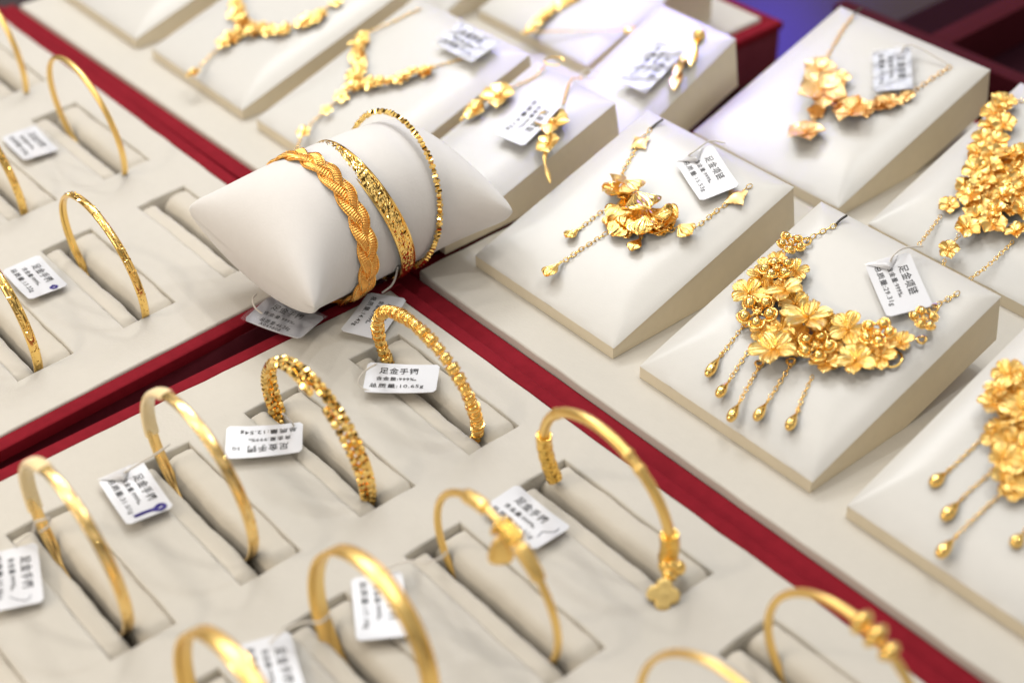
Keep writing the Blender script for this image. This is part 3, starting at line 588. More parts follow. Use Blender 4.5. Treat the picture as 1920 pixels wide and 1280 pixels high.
# back-left tray bangles
for lab, c, Rr, ti, w_, mt in (
    ('engraved sparkling gold bangle in the middle of the left tray', (-102, 93.6, 10.4), 29.6, -.08, 3.2, 'gold_cut'),
    ('engraved sparkling gold bangle at the left edge beside a tag with blue ink', (-102.2, 48.6, 8.2), 29.5, -.03, 3.6, 'gold_cut'),
    ('blurred narrow gold bangle next to the red strip, upper left', (-198.5, 138.8, 14.8), 30.5, -.08, 2.6, 'gold_satin'),
    ('blurred engraved gold bangle half cut off at the left edge', (-202.6, 92.4, 7.9), 29.3, -.08, 3.4, 'gold_cut'),
    ('blurred gold bangle in the top left corner', (-296.7, 141.4, 10.9), 29.8, 0, 2.7, 'gold_satin')):
    R = Ring(c, Rr, ti, 0); b = bangle(lab, R)
    mb = MB(); R.sweep(mb, flat_sec(w_, 1.3, .35), n=140); mb.build('band', M[mt] if mt != 'gold_cut' else M['gold'], b, angle=60)
    if mt == 'gold_cut':
        mb = MB()                # engraved scale cuts across the outer face
        for k in range(120):
            th = rnd.uniform(-.3, 2.2); ax = rnd.uniform(-w_*.4, w_*.4); s_ = rnd.uniform(.35, .7)
            cpt = R.p(th, .78+.25*(1-(ax/(w_/2))**2), ax)
            t_, n_, rd_ = R.tan(th), R.n, R.rad(th)
            an = rnd.random()*6; X_ = t_*math.cos(an)+n_*math.sin(an); Y_ = n_*math.cos(an)-t_*math.sin(an)
            mb.add([cpt-X_*s_-Y_*s_*.5-rd_*.1, cpt+X_*s_-Y_*s_*.5-rd_*.1, cpt+X_*s_+Y_*s_*.5-rd_*.1, cpt-X_*s_+Y_*s_*.5-rd_*.1, cpt+rd_*.16+X_*s_*.4, cpt+rd_*.16-X_*s_*.4],
                   [(0, 1, 4, 5), (1, 2, 4), (2, 3, 5, 4), (3, 0, 5)])
        mb.build('engraving', M['gold_sharp'], b, smooth=False)

# ------------------------------------------------------------------ bracelet pillow
pc = Vector((-44, 172.5, 28.6))
pil = thing('bracelet_pillow', 'cream velvet pillow lying across the red gap with three gold bangles around it', 'pillow', pc-Vector((0, 0, 28.6)))
def pil_pt(v, a):
    av = abs(v)
    Wd = 28.7+15.8*av**3.0-1.6*max(0, (av-.9)/.1)**2
    Hh = 28.2*max(0, 1-av**3.4)**.52+.5
    ex = 1+.30*av**4                                      # end sections sharpen into a seam
    cx = math.copysign(abs(math.cos(a))**ex, math.cos(a)); sz = math.copysign(abs(math.sin(a))**(2-ex if ex < 1.6 else .42), math.sin(a))
    xx = Wd*cx; zz = Hh*sz
    zz *= 1 if zz < 0 else (1-.06*max(0, v))
    wr = .4*math.sin(v*7+a*3)*av**2*abs(math.sin(a))
    side = 0 if math.cos(a) > 0 else PI                   # puckers running out of the nearest corner
    da = (a-side+PI) % (2*PI)-PI; dv = (1-av)*1.9; r_c = math.hypot(da, dv)
    ph = math.atan2(dv, da)
    wr += 1.15*math.cos(ph*5+(1.3 if v > 0 else .4)+side)*math.exp(-r_c/.55)*min(1, r_c/.25)*abs(math.sin(a))**.3
    for y_b in (-15.3, 3.5, 20.2):                        # dents under the three bangles
        wr -= .5*math.exp(-((v*48-y_b)/3.2)**2)*max(0, math.sin(a))
    yy = v*(47.2+2.6*(1-cx*cx)-.8*abs(sz)-.8*max(0, (abs(cx)-.9)/.1)**2)
    return pc+Vector((xx, yy, zz+wr))
mb = MB(); rings = []
for i in range(81):
    v = -1+2*i/80; v = math.copysign(1-(1-abs(v))**1.5, v)
    rings.append([pil_pt(v, 2*PI*j/96) for j in range(96)])
mb.loft(rings, cap=True); mb.build('cushion', M['pillow'], pil, angle=None)
G_P = 'gold bangles on the pillow'
# thin faceted
R = Ring((-44.2, 192.7, 29), 31.3, .19, -.02)
b = thing('gold_bangle', 'thin faceted gold bangle arching high at the far end of the pillow', 'bangle', R.c-Vector((0, 0, R.R)), G_P)
mb = MB(); rr = random.Random(5); n_ = 104
for i in range(n_):
    th = 2*PI*i/n_; q = 1.32; rot = rr.random()*1.6; rings = []
    for hh, s_ in ((-.92, .55), (-.35, 1), (.35, 1), (.92, .55)):
        rings.append([R.p(th+hh/R.R, q*s_*math.cos(PI/2*j+rot), q*s_*math.sin(PI/2*j+rot)) for j in range(4)])
    mb.loft(rings, cap=True)
mb.build('faceted_hoop', M['gold_sharp'], b, smooth=False)
# hammered band
R = Ring((-43.1, 175.5, 27.3), 29.6, -.22, 0)
b = thing('gold_bangle', 'hammered gold band bangle in the middle of the pillow', 'bangle', R.c-Vector((0, 0, R.R)), G_P)
mb = MB(); rr = random.Random(8)
NT, NA = 250, 13; rows_ = []
for i in range(NT):
    th = 2*PI*i/NT
    rows_.append([R.p(th, .5+.55*(1-(2*j/(NA-1)-1)**2)+rr.uniform(-.24, .24)*(0 < j < NA-1), -3.0+6.0*j/(NA-1)) for j in range(NA)]+[R.p(th, -.4, 3.0), R.p(th, -.4, -3.0)])
mb.loft(rows_, closed=True); mb.build('band', M['gold_sharp'], b, smooth=False)
mb = MB()
for ax in (-3.1, 3.1): torus_band(mb, R, .5, ax, .45, 130, 7)
mb.build('rim', M['gold'], b)
# braid
R = Ring((-43.6, 157.2, 27.6), 28.8, .02, .07)
b = thing('gold_bangle', 'broad braided gold bangle nearest the front end of the pillow', 'bangle', R.c-Vector((0, 0, R.R)), G_P)
for k in range(3):
    mb = MB(); rings = []; NT = 1500; nb = 6
    for i in range(NT):
        th = 2*PI*i/NT; ph = nb*th+2*PI*k/3
        ax = 2.5*math.sin(ph); dr = .8+.75*math.sin(2*ph)
        rib = .17*math.sin(th*210)
        dax = 2.5*nb*math.cos(ph)/R.R                      # slope, turns the section
        al = math.atan(dax)
        sec = []
        for j in range(22):
            a = 2*PI*j/22
            wq = 2.2*math.cos(a); hq = .85*math.sin(a)+.16*math.sin(wq*5.5)*max(0, math.sin(a))+(rib if math.sin(a) > -.2 else 0)
            sec.append(R.p(th-wq*math.sin(al)/R.R*.9, dr+hq, ax+wq*math.cos(al)))
        rings.append(sec)
    mb.loft(rings, closed=True); mb.build('braided_strand', M['gold_orange'], b, angle=80)
mb = MB()
for k in range(3):
    for sg in (-1, 1):
        mb.tube([R.p(2*PI*i/300, .8+.75*math.sin(2*(6*2*PI*i/300+2*PI*k/3))+.75, 2.5*math.sin(6*2*PI*i/300+2*PI*k/3)+sg*1.8) for i in range(301)], .22, 5)
mb.build('edge_wire', M['gold'], b)

# ------------------------------------------------------------------ necklace pieces
def petal_grid(L_, W_, cup, curl, ridge, nu=11, nv=21, shape=1.0, notch=0, ruf=0, ph=0):
    """petal along +x from the origin, rising with cup, edges raised by curl"""
    P = []
    for i in range(nu):
        u = i/(nu-1); row = []
        pk = .66
        if shape > 1.05: wd = W_/2*(.30+.70*math.sin(PI/2*u/.5)) if u < .5 else W_/2*max(.04, (1-((u-.5)/.5)**2.6))
        else: wd = W_/2*(.26+.74*math.sin(PI/2*u/pk)) if u < pk else W_/2*math.sqrt(max(0, 1-((u-pk)/(1.03-pk))**2))
        for j in range(nv):
            t = 2*j/(nv-1)-1
            x_ = L_*u*(1-.10*t*t*u-notch*(1-abs(t))*u**6)
            z_ = cup*L_*(u**1.4-.55*u**4)+curl*wd*t*t+ridge*math.cos(t*PI*6)*math.sin(PI*u)**.5+ruf*u*u*math.sin(t*4.6+ph)+ruf*.5*u**3*math.sin(t*9+ph*2)
            row.append((x_, wd*t, z_))
        P.append(row)
    return P
def rotz(p, a): return (p[0]*math.cos(a)-p[1]*math.sin(a), p[0]*math.sin(a)+p[1]*math.cos(a), p[2])
def flower_meshes(nm, n, L_, W_, cup, curl, ridge, mat, cmat, shape=1., notch=0, stamens=0, thick=.018, seed=1, var=.15):
    """unit flower (diameter 1) -> petals mesh, centre mesh"""
    r = random.Random(seed); mb = MB()
    for q in range(n):
        a = 2*PI*q/n+r.uniform(-.1, .1); c = cup*(1+r.uniform(-var, var)*2.2)
        lz = .02*(q % 2); ll = L_*(1+r.uniform(-var, var)*.5)
        up = petal_grid(ll, W_*(1+r.uniform(-.1, .1)), c, curl*r.uniform(.6, 1.3), ridge, shape=shape, notch=notch, ruf=.030 if nm in ('frosted_flower', 'plum_blossom') else .009, ph=r.uniform(0, 6))
        up = [[(x_, y_, z_+lz) for x_, y_, z_ in row] for row in up]
        dn = [[(x_, y_, z_-thick) for x_, y_, z_ in row] for row in up]
        mb.grid([[rotz(p, a) for p in row] for row in up])
        mb.grid([[rotz(p, a) for p in reversed(row)] for row in dn])
        # rim between the two sheets
        def edge(G): return G[0]+[row[-1] for row in G[1:]]+list(reversed(G[-1][:-1]))+[row[0] for row in reversed(G[1:-1])]
        e1, e2 = edge(up), edge(dn)
        mb.loft([[rotz(p, a) for p in e1], [rotz(p, a) for p in e2]])
    me = mb.data(nm, mat, angle=55)
    mb = MB()
    if stamens:
        for q in range(stamens):
            a = 2*PI*q/stamens+r.uniform(-.2, .2); ln = r.uniform(.10, .2); tip = (ln*math.cos(a), ln*math.sin(a), r.uniform(.12, .2))
            mb.tube([(.02*math.cos(a), .02*math.sin(a), .02), (tip[0]*.7, tip[1]*.7, tip[2]*.7), tip], .010, 5)
            ball(mb, tip, .024, 6, 5)
        ball(mb, (0, 0, .05), .05, 8, 6)
    else:
        ball(mb, (0, 0, .05), .075, 10, 7)
        for q in range(5): ball(mb, (.08*math.cos(q*1.257), .08*math.sin(q*1.257), .07), .04, 7, 5)
    mc = mb.data(nm+'_centre', cmat, angle=60)
    return me, mc
UNIT = 1.0   # flower meshes are 1 mm wide, scaled by the instance matrix
FL = {}
for i in range(5):
    FL['matte', i] = flower_meshes('frosted_flower', 5, .54, .40, .22, .14, .013, M['gold_matte'], M['gold'], .9, .10, 7, seed=i)
    FL['plum', i] = flower_meshes('plum_blossom', 5, .50, .47, .24, .42, .004, M['gold_satin'], M['gold_sharp'], .8, .02, 9, seed=10+i)
    FL['star', i] = flower_meshes('star_flower', 5, .54, .50, .18, .30, .003, M['gold_peach'], M['gold_peach'], 1.2, .0, 6, seed=20+i)
    FL['small', i] = flower_meshes('small_blossom', 5, .52, .42, .14, .2, .0, M['gold_satin'], M['gold'], .8, 0, 0, seed=30+i)
    FL['orchid', i] = flower_meshes('orchid', 4, .52, .56, .16, .25, .0, M['gold_satin'], M['gold'], .75, 0, 0, seed=40+i)
def shiny_meshes(seed):
    r = random.Random(seed); mb = MB(); rim = MB()
    for q in range(5):
        a = 2*PI*q/5+r.uniform(-.08, .08); o = Vector((.31*math.cos(a), .31*math.sin(a), .13+r.uniform(-.03, .03)))
        ball(mb, o, .14, 14, 10)
        rim.tube([o+Vector((.178*math.cos(a+t), .178*math.sin(a+t), .03*math.cos(t*2))) for t in [(-2.0+4.0*i/14) for i in range(15)]], .034, 7)
        rim.tube([Vector((.05*math.cos(a), .05*math.sin(a), .06)), Vector((.2*math.cos(a), .2*math.sin(a), .02))], .04, 6)
    ball(rim, (0, 0, .10), .10, 10, 7)
    for q in range(6): ball(rim, (.09*math.cos(q*1.05), .09*math.sin(q*1.05), .17), .035, 7, 5)
    return mb.data('beaded_flower', M['gold_sharp'], angle=60), rim.data('beaded_flower_mount', M['gold'], angle=60)
for i in range(2): FL['shiny', i] = shiny_meshes(i)
def nrm(k): 
    v = Vector((0, -k, 1)); return v.normalized()
SLOPE = 29.5/94.5
def put_flowers(root, kind, items, k=SLOPE, name='flower', nvar=5, tilt=.28, seed=0, centre='flower_centre'):
    r = random.Random(seed)
    for i, (p, d, rot) in enumerate(items):
        me, mc = FL[kind, i % nvar]
        n_ = nrm(k)+Vector((r.uniform(-tilt, tilt), r.uniform(-tilt, tilt), 0))
        m_ = sclm(rotm(frame(p, (1, 0, 0), n_), rot+r.random()*.4), d)
        o = inst(name, me, root, m_); child_same(centre, mc, o)
def link_mesh():
    mb = MB(); pts = [(.62*math.cos(a), (.40*math.sin(a)), 0) for a in [2*PI*j/14 for j in range(14)]]
    k = 6; rings = []
    for j, p in enumerate(pts):
        a = 2*PI*j/14; rad = Vector((math.cos(a)*.7, math.sin(a), 0)).normalized()
        rings.append([Vector(p)+rad*.13*math.cos(2*PI*q/k)*.8+Vector((0, 0, .105*math.sin(2*PI*q/k))) for q in range(k)])
    mb.loft(rings, closed=True)
    return mb
LINK = link_mesh()
def chain(root, pts, n=(0, 0, 1), scale=1.6, mat=None, name='chain'):
    P = spline(pts, 60); Ls = [0]
    for a, b_ in zip(P, P[1:]): Ls.append(Ls[-1]+(b_-a).length)
    tot = Ls[-1]; step = scale*.92; cnt = max(2, int(tot/step)); mb = MB(); N_ = Vector(n)
    for i in range(cnt):
        s_ = (i+.5)*tot/cnt; j = next(q for q in range(1, len(Ls)) if Ls[q] >= s_-1e-9); u = (s_-Ls[j-1])/max(1e-9, Ls[j]-Ls[j-1])
        p = P[j-1].lerp(P[j], u); t = (P[j]-P[j-1])
        fm = frame(p, t, N_) if abs(t.normalized().dot(N_.normalized())) < .99 else frame(p, t, (1, 0, 0))
        fm = fm @ Matrix.Rotation((.75 if i % 2 else -.75)+rnd.uniform(-.2, .2), 4, 'X')
        mb.add([fm @ (Vector(v)*scale) for v in LINK.v], LINK.f)
    return mb.build(name, mat or M['gold'], root, angle=70)
def teardrop(root, a, b_, r=1.75, n=(0, 0, 1)):
    A, B_ = Vector(a), Vector(b_); t = (B_-A).normalized(); N_ = Vector(n).normalized(); sd = t.cross(N_).normalized(); N_ = sd.cross(t)
    mb = MB(); rings = []; ln = (B_-A).length
    for i in range(19):
        u = i/18; q = r*(math.sin(PI*u**1.35)**.9*.62+.55*u*(1-u**7)**.5)*1.0+.18
        if u == 1: q = .05
        rings.append([A+t*ln*u+(sd*math.cos(x_)+N_*math.sin(x_))*q for x_ in [2*PI*j/18 for j in range(18)]])
    mb.loft(rings, cap=True)
    o = mb.build('tear_drop', M['gold_sharp'], root, angle=70)
    mb = MB(); mb.tube([A-t*.6+(t*math.cos(x_)+N_*math.sin(x_))*.8 for x_ in [2*PI*j/14 for j in range(15)]], .22, 6)
    mb.build('jump_ring', M['gold'], o)
def ring_piece(root, p, r, n, name='loop', w_=.45):
    fm = frame(p, (1, 0, 0), n); mb = MB()
    mb.tube([fm @ Vector((r*math.cos(a), r*math.sin(a), .3*math.sin(2*a))) for a in [2*PI*j/24 for j in range(25)]], w_, 7)
    return mb.build(name, M['gold'], root)
def cord(root, pts):
    mb = MB(); mb.tube(spline(pts, 10), .5, 6); return mb.build('cord', M['cord'], root)  # dark tube laid on the cushion as the shadow of a slit
def necklace(label, D, cat='necklace'):
    return thing('gold_necklace', label, cat, D, 'gold necklaces on stands')
NN = nrm(SLOPE)
# broad flower necklace
d = LAY['S2']; nk = necklace('broad gold necklace of frosted flowers and polished beads with five tear drops', d['matte'][3][0])
put_flowers(nk, 'shiny', d['shiny'], name='beaded_flower', nvar=2, seed=2, centre='bead_mount')
put_flowers(nk, 'matte', d['matte'], seed=3)
for p, r in d['rings']: ring_piece(nk, p, r, NN)
for pts, end in d['drops']:
    chain(nk, pts, NN, 1.8, name='drop_chain')
    teardrop(nk, pts[-1], end, 1.75, NN)
for c_ in d['chains']: chain(nk, c_, NN, 2.0)
for c_ in d['slit_shades']: cord(nk, c_)

# ginkgo necklace
def fan(root, a, tip, mat, ang=1.75, cup=.2, n=NN, seed=0, name='ginkgo_leaf', ridges=11):
    A, T_ = Vector(a), Vector(tip); x_ = T_-A; ln = x_.length
    r = random.Random(seed); nn = (Vector(n)+Vector((r.uniform(-.18, .18), r.uniform(-.18, .18), 0))).normalized()
    x_.normalize(); sd = nn.cross(x_).normalized(); nz_ = x_.cross(sd)
    top, bot = [], []
    W_ = ln*ang*.62
    for i in range(14):
        u = (i/13)**.85; row, rw2 = [], []
        wd = W_/2*(.07+.93*math.sin(PI/2*u/.6)**1.0*(.55+.45*u/.6)) if u < .6 else W_/2*math.sqrt(max(0, 1-((u-.6)/.41)**2))
        for j in range(35):
            t = 2*j/34-1
            rib = math.cos(t*PI*ridges*.5)
            h = cup*ln*(u*u*.8+t*t*u*.9)+.26*ln*u*(1-u)*(1-t*t)+.020*ln*u**.6*rib+.055*ln*u*u*math.sin(t*5.5+seed*1.7)+.03*ln*u*math.sin(u*7+seed)
            p = A+x_*ln*u*(1+.04*rib*u**5)+sd*wd*t*(1+.0*rib)+nz_*(h+.6)
            row.append(p); rw2.append(p-nz_*.28)
        top.append(row); bot.append(rw2)
    mb = MB(); mb.grid(top); mb.grid([list(reversed(q)) for q in bot])
    ed = lambda G: [q[-1] for q in G]+list(reversed(G[-1][:-1]))+[q[0] for q in reversed(G[:-1])]
    mb.grid([ed(bot), ed(top)])
    return mb.build(name, mat, root, angle=60)
d = LAY['S1']; nk = necklace('gold ginkgo leaf necklace with two long chained fan drops', d['fans'][4][0])
for i, (a, t_) in enumerate(d['fans']): fan(nk, a, Vector(a)+(Vector(t_)-Vector(a))*1.12, M['gold'] if i % 3 else M['gold_satin'], 2.0 if i in (2, 4, 3) else 1.75, .22 if i in (0, 1, 7, 8) else .08, seed=i)
for i in (1, 3, 5):
    a, t_ = [Vector(q) for q in d['fans'][i]]; dv = t_-a
    for sg in (-.85, .8):
        fan(nk, a-Vector((0, 0, 1.2)), a-Vector((0, 0, 1.6))+dv.length*.95*(Matrix.Rotation(sg, 3, NN) @ dv.normalized()), M['gold'], 1.5, .2, seed=i*3+int(sg > 0))
for i, (a, t_) in enumerate(d['pend']):
    mb = MB(); a_ = Vector(a); dv = Vector(t_)-a_; mb.tube([a_-dv*.25, a_+dv*.1, a_+dv*.3], [.4, .5, .9], 8); mb.build('drop_stem', M['gold'], nk)
    fan(nk, a, t_, M['gold'], 1.35, .12, seed=40+i, name='fan_drop')
for c_ in d['chains']: chain(nk, c_, NN, 2.0)
for p, s_ in d['diamonds']:
    fm = frame(p, (1, .55, 0), NN); mb = MB(); top, bot = [], []
    for i in range(13):
        row, r2 = [], []
        for j in range(13):
            u, v = 2*i/12-1, 2*j/12-1
            k = 1-.30*(1-abs(u*v))*(abs(u)**2+abs(v)**2)*.5
            q = Vector((u*s_*.42*k, v*s_*.42*k, .9*(1-u*u)*(1-v*v)+.12*math.sin(u*14+v*9)))
            row.append(fm @ q); r2.append(fm @ (q-Vector((0, 0, .5))))
        top.append(row); bot.append(list(reversed(r2)))
    mb.grid(top); mb.grid(bot); mb.build('diamond_link', M['gold_peach'], nk, angle=60)
for c_ in d['slit_shades'][:1]: cord(nk, c_)

# star flower necklace
d = LAY['A2']; nk = necklace('peach gold star flower necklace with one hanging star', d['fl'][1][0])
put_flowers(nk, 'star', d['fl'], seed=5, tilt=.3)
for c_ in d['chains']: chain(nk, c_, NN, 2.3, M['gold_peach'])
for c_ in d['slit_shades']: cord(nk, c_)
# plum blossom necklace
d = LAY['B2']; nk = necklace('heavy gold bib necklace packed with plum blossoms, right edge', d['fl'][10][0])
put_flowers(nk, 'plum', d['fl'], seed=6, tilt=.3)
for c_ in d['chains']: chain(nk, c_, NN, 1.7)
# blossom necklace lower right
d = LAY['S3']; nk = necklace('gold blossom cluster necklace with tear drops, lower right edge', d['fl'][8][0])
put_flowers(nk, 'matte', d['fl'], seed=7, tilt=.5)
for pts, end in d['drops']:
    chain(nk, pts, NN, 1.6, name='drop_chain'); teardrop(nk, pts[-1], end, 2.0, NN)
# blurred ones
d = LAY['N2']; nk = necklace('blurred V shaped gold blossom necklace behind the pillow', d['fl'][9][0])
put_flowers(nk, 'small', d['fl'], seed=8)
for c_ in d['chains']: chain(nk, c_, NN, 1.7)
d = LAY['N1']; nk = necklace('blurred chunky gold flower necklace near the top, left of centre', d['fl'][4][0])
put_flowers(nk, 'small', d['fl'], seed=9)
for c_ in d['chains']: chain(nk, c_, NN, 1.9)
d = LAY['N4']; nk = necklace('blurred short string of gold blossoms at the top edge', d['beads'][4])
put_flowers(nk, 'small', [(p, 6.5, i*.7) for i, p in enumerate(d['beads'])], k=.33, seed=21)
for i, p in enumerate(d['beads'][:0]):
    mb = MB(); ball(mb, Vector(p)+nrm(.33)*.8, 1.7+.5*math.sin(i*2.3), 14, 10); mb.build('bead', M['gold_satin'], nk, angle=None)
for p in d['big']:
    mb = MB(); ball(mb, p, 3.4, 14, 10, .5); mb.build('disc_link', M['gold_peach'], nk, angle=None)
chain(nk, [d['beads'][0], d['big'][0]], nrm(.33), 1.6); chain(nk, d['big'], nrm(.33), 1.6)

# earrings
for key, lab in (('e1', 'gold flower drop earring left of its tag'), ('e2', 'gold flower drop earring right of its tag')):
    d = LAY['E'][key]
    er = thing('drop_earring', lab, 'earring', d['fl'][0][0], 'pair of flower earrings')
    put_flowers(er, 'orchid', d['fl'], seed=12, tilt=.2)
    chain(er, d['ch'], NN, 1.7)
    mb = MB(); mb.tube(spline(d['tail'], 14), [.5+.5*math.sin(i*.5)**2 if i < 13 else .3 for i in range(14)], 8); mb.build('stem', M['gold_satin'], er)
    top = Vector(d['ch'][-1]); fm = frame(top+Vector((2, 3, 1.5)), (1, .5, 0), NN)
    mb = MB(); mb.tube([fm @ Vector((4.6*math.cos(a), 2.2*math.sin(a), .4*math.sin(a))) for a in [2*PI*j/22 for j in range(20)]], .3, 6); mb.build('ear_hook', M['gold'] if key == 'e1' else M['string'], er)
# leaf pendant
d = LAY['BIRD']; nk = thing('gold_pendant', 'slim gold pendant of overlapping leaves with a bead on top', 'pendant', d['fe'][0][0])
NB = nrm(.45)
for i, (a, t_) in enumerate(d['fe']):
    fm = frame(a, Vector(t_)-Vector(a), NB); ln = (Vector(t_)-Vector(a)).length
    G = petal_grid(ln, ln*.42, .04, .3, .02, shape=1.1)
    mb = MB(); mb.grid([[fm @ Vector(p) for p in row] for row in G]); mb.grid([[fm @ (Vector(p)-Vector((0, 0, .5))) for p in reversed(row)] for row in G])
    mb.build('leaf', M['gold_satin'] if i < 3 else M['gold_peach'], nk, angle=60)
mb = MB(); ball(mb, Vector(d['fe'][0][0])+NB, 2.8, 14, 10); mb.build('bead', M['gold_satin'], nk)

# ------------------------------------------------------------------ price tags
TEXT = {}
def text_data(s_):
    if s_ not in TEXT:
        cu = bpy.data.curves.new('text', 'FONT'); cu.body = s_; cu.size = 1; cu.resolution_u = 2; cu.offset = .009; cu.space_character = 1.12
        cu.align_x = 'LEFT'
        o = bpy.data.objects.new('text', cu); COL.objects.link(o)
        bpy.context.view_layer.update()
        me = bpy.data.meshes.new_from_object(o.evaluated_get(bpy.context.evaluated_depsgraph_get()))
        V = [(v.co.x, v.co.y) for v in me.vertices]; F = [tuple(p.vertices) for p in me.polygons]
        bpy.data.objects.remove(o); bpy.data.curves.remove(cu); bpy.data.meshes.remove(me)
        x0 = min(v[0] for v in V); x1 = max(v[0] for v in V); y0 = min(v[1] for v in V); y1 = max(v[1] for v in V)
        TEXT[s_] = ([((x-x0)/(x1-x0), (y-y0)/(y1-y0)) for x, y in V], F)
    return TEXT[s_]
TW, TH = 26.4, 16.2
def price_tag(key, label, lines, bend=.004, sleeve=False, pen=None, lift=0, string=True, fold=False):
    cen, xd, nn = LAY['tags'][key]
    cen = Vector(cen)+Vector(nn)*lift
    root = thing('price_tag', label, 'price tag', cen, 'printed price tags')
    fm = frame(cen, xd, nn)
    def P(x_, y_, h): return fm @ Vector((x_, y_, h+bend*x_*x_-.003*x_*y_))
    # card: rounded rectangle with a small notch at mid edge, swept in thickness
    def outline(off=0):
        r = 1.3; out = []
        for cx, cy, a0 in ((TW/2-r, TH/2-r, 0), (-TW/2+r, TH/2-r, PI/2), (-TW/2+r, -TH/2+r, PI), (TW/2-r, -TH/2+r, 1.5*PI)):
            for k in range(6):
                a = a0+PI/2*k/5; out.append((cx+(r+off)*math.cos(a), cy+(r+off)*math.sin(a)))
        return out
    nx, ny = 24, 8; top, bot = [], []
    for i in range(nx+1):
        x_ = -TW/2+TW*i/nx
        e_ = max(0, 1.3-(TW/2-abs(x_))); hh = TH/2-(1.3-math.sqrt(max(0, 1.3**2-e_**2)))
        top.append([P(x_, -hh+2*hh*j/ny, .20) for j in range(ny+1)]); bot.append([P(x_, -hh+2*hh*j/ny, -.05) for j in range(ny+1)])
    mb = MB(); mb.grid(top); mb.grid([list(reversed(q)) for q in bot])
    ed = lambda G: G[0]+[q[-1] for q in G[1:]]+list(reversed(G[-1][:-1]))+[q[0] for q in reversed(G[1:-1])]
    mb.loft([ed(top), ed(bot)]); mb.build('card', M['card'], root, angle=30)
    for s_, x0, x1, yb, hgt in lines:
        V, F = text_data(s_)
        mb = MB(); mb.add([P(x0+(x1-x0)*x_, yb+hgt*y_, .30) for x_, y_ in V], F)
        mb.build('text_line', M['ink'], root, smooth=False)
    if pen:
        mt, pts, wd = pen
        mb = MB(); Q = spline([(a, b_, 0) for a, b_ in pts], 30)
        mb.grid([[P(q.x-wd*.7, q.y-wd*.3, .32), P(q.x+wd*.7, q.y+wd*.3, .32)] for q in Q]); 
        mb.tube([P(q.x, q.y, .30) for q in Q], wd*.5, 5)
        mb.build('pen_mark', M[mt], root)
    if sleeve:
        G = []
        for i in range(25):
            x_ = -TW/2-.8+(TW+1.6)*i/24
            G.append([P(x_, -TH/2-.8+(TH+1.6)*j/14, .9+.35*math.sin(x_*.8+j*.5)+.3*math.sin(j*1.1-x_*.3)) for j in range(15)])
        mb = MB(); mb.grid(G); mb.build('plastic_sleeve', M['sleeve'], root, angle=None)
    if fold:                     # the tag's clear sheath folded over its left corner
        A_, B_, C_ = Vector((-13.5, -8.3, 0)), Vector((-13.5, 4.2, 0)), Vector((-7.4, -.6, 0)); G = []
        for i in range(9):
            u = i/8; G.append([(lambda q, h: P(q.x, q.y, h))(A_.lerp(C_, u).lerp(B_.lerp(C_, u), j/8), .45+1.5*math.sin(PI*.5*u)*math.sin(PI*j/8)+.5*u) for j in range(9)])
        mb = MB(); mb.grid(G); mb.build('folded_flap', M['sleeve_milky'], root, angle=None)
    if string and key in LAY['strings']:
        mb = MB(); mb.tube(spline(LAY['strings'][key], 26), .38, 7); mb.build('string', M['string'], root)
    return root
BR, NKL = '足金手镯', '足金项链'
FINE = '含金量:999‰'
def std(head, wt, fine=FINE, hx=(-8.4, 5.6), fx=(-9.2, 5.4), wx=(-11.2, 8.4)):
    return [(head, hx[0], hx[1], 2.2, 3.5), (fine, fx[0], fx[1], -1.5, 2.1), (wt, wx[0], wx[1], -5.9, 2.7)]
price_tag('T1', 'white tag at the left edge with a thin grey pen hook beside the printing', std(BR, '总质量:25.86g'), pen=('ink_grey', [(9, 4.5), (11, 3.5), (10.4, 1), (8, -2)], .22), bend=.002)
price_tag('T2', 'white tag with a thick blue pen loop, printed 31.01g', std(BR, '总质量:31.01g'), pen=('ink_blue', [(10.5, -4.6), (10.4, -1), (10.6, 2.2), (9.5, 4.6), (11, 6), (12.1, 3.6), (10.8, 1.6)], 1.1), fold=True, lift=.5)
price_tag('T3', 'white tag lying upside down, printed 12.54g', std(BR, '总质量:12.54g')+[('5G', 8.2, 10.8, 2.6, 1.6)], lift=.6)
price_tag('T4', 'white tag facing the viewer in front of the bead link bangle, printed 10.65g', std(BR, '总质量:10.65g'), bend=.003, lift=.8)
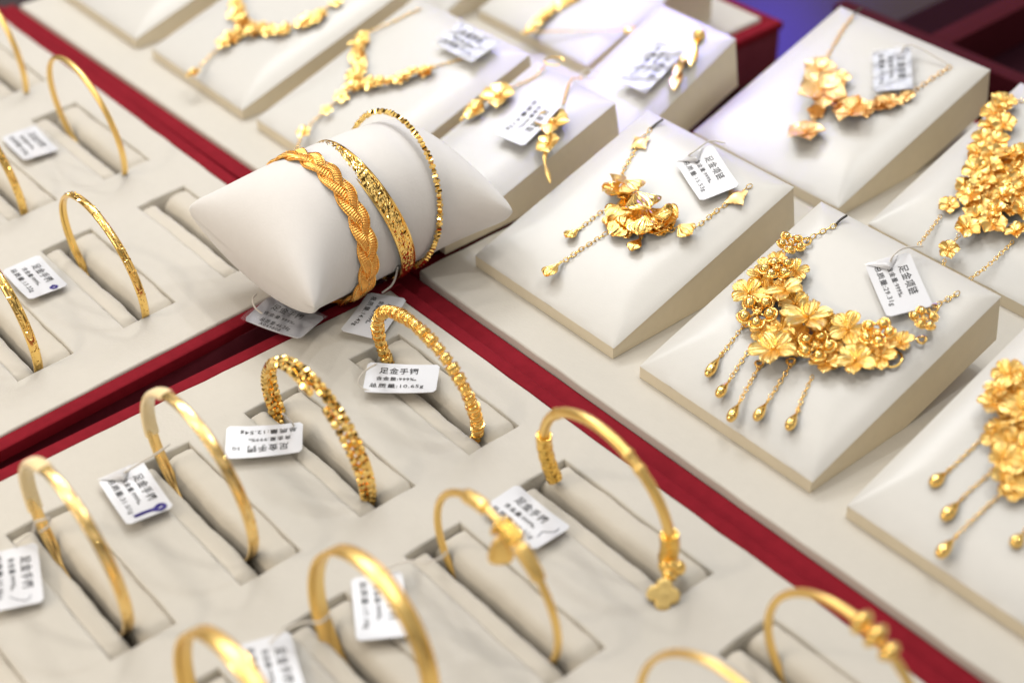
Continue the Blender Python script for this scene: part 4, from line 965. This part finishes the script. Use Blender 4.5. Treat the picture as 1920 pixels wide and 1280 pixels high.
price_tag('T5', 'white tag with a grey pen S curve behind the lock charm bangle', std(BR, '总质量:20.31g'), pen=('ink_grey', [(9.3, -3), (8.6, -.5), (9.8, .8), (11.4, 2.6), (11, 4.6)], .25))
price_tag('T6', 'white tag seen through the broad bangle at bottom centre', std(BR, '总质量:17.18g'))
price_tag('T7', 'blurred white tag cut off by the bottom edge', std(BR, '总质量:22.40g'))
price_tag('T8', 'white tag half under the pillow corner over the dark gap', std(BR, '总质量:46.28g', wx=(-8, 6))+[('A049808', -7, 3, -7.4, 1.5)], sleeve=True)
price_tag('T9', 'white tag behind the bead link bangle, hanging from the pillow, printed 14.43g', std(BR, '总质量:14.43g'), bend=.002)
price_tag('T10', 'white tag on the ginkgo necklace stand, printed 15.53g', std(NKL, '总质量:15.53g'), fold=True)
price_tag('T11', 'white tag on the broad flower necklace stand, printed 29.31g', std(NKL, '总质量:29.31g'), fold=True)
price_tag('T12', 'white tag in clear plastic on the star flower necklace stand', std(NKL, '总质量:11.36g'), sleeve=True)
price_tag('T13', 'white tag between the two flower earrings', std('足金耳坠', '总质量:4.12g'))
price_tag('T14', 'glossy plastic covered tag beside the slim leaf pendant', std('足金吊坠', '总质量:3.60g'), sleeve=True)
price_tag('T15', 'blurred plastic covered tag on the V shaped necklace stand', std(NKL, '总质量:12.07g'), sleeve=True)
price_tag('T16', 'blurred tag lying on the left tray, farther from the viewer', std(BR, '总质量:9.85g'))
price_tag('T17', 'blurred tag with a pale blue pen spot on the left tray', std(BR, '总质量:13.22g'), pen=('ink_blue', [(9.5, 3), (11, 4.4), (12, 2.6), (10.4, 1.8), (10, 3.4)], .8))

# ------------------------------------------------------------------ render settings
scene.render.engine = 'CYCLES'
scene.cycles.use_denoising = True
scene.cycles.max_bounces = 10
scene.cycles.glossy_bounces = 5
scene.cycles.diffuse_bounces = 4
scene.cycles.transparent_max_bounces = 10
scene.cycles.sample_clamp_indirect = 6
scene.cycles.caustics_reflective = False
scene.cycles.caustics_refractive = False
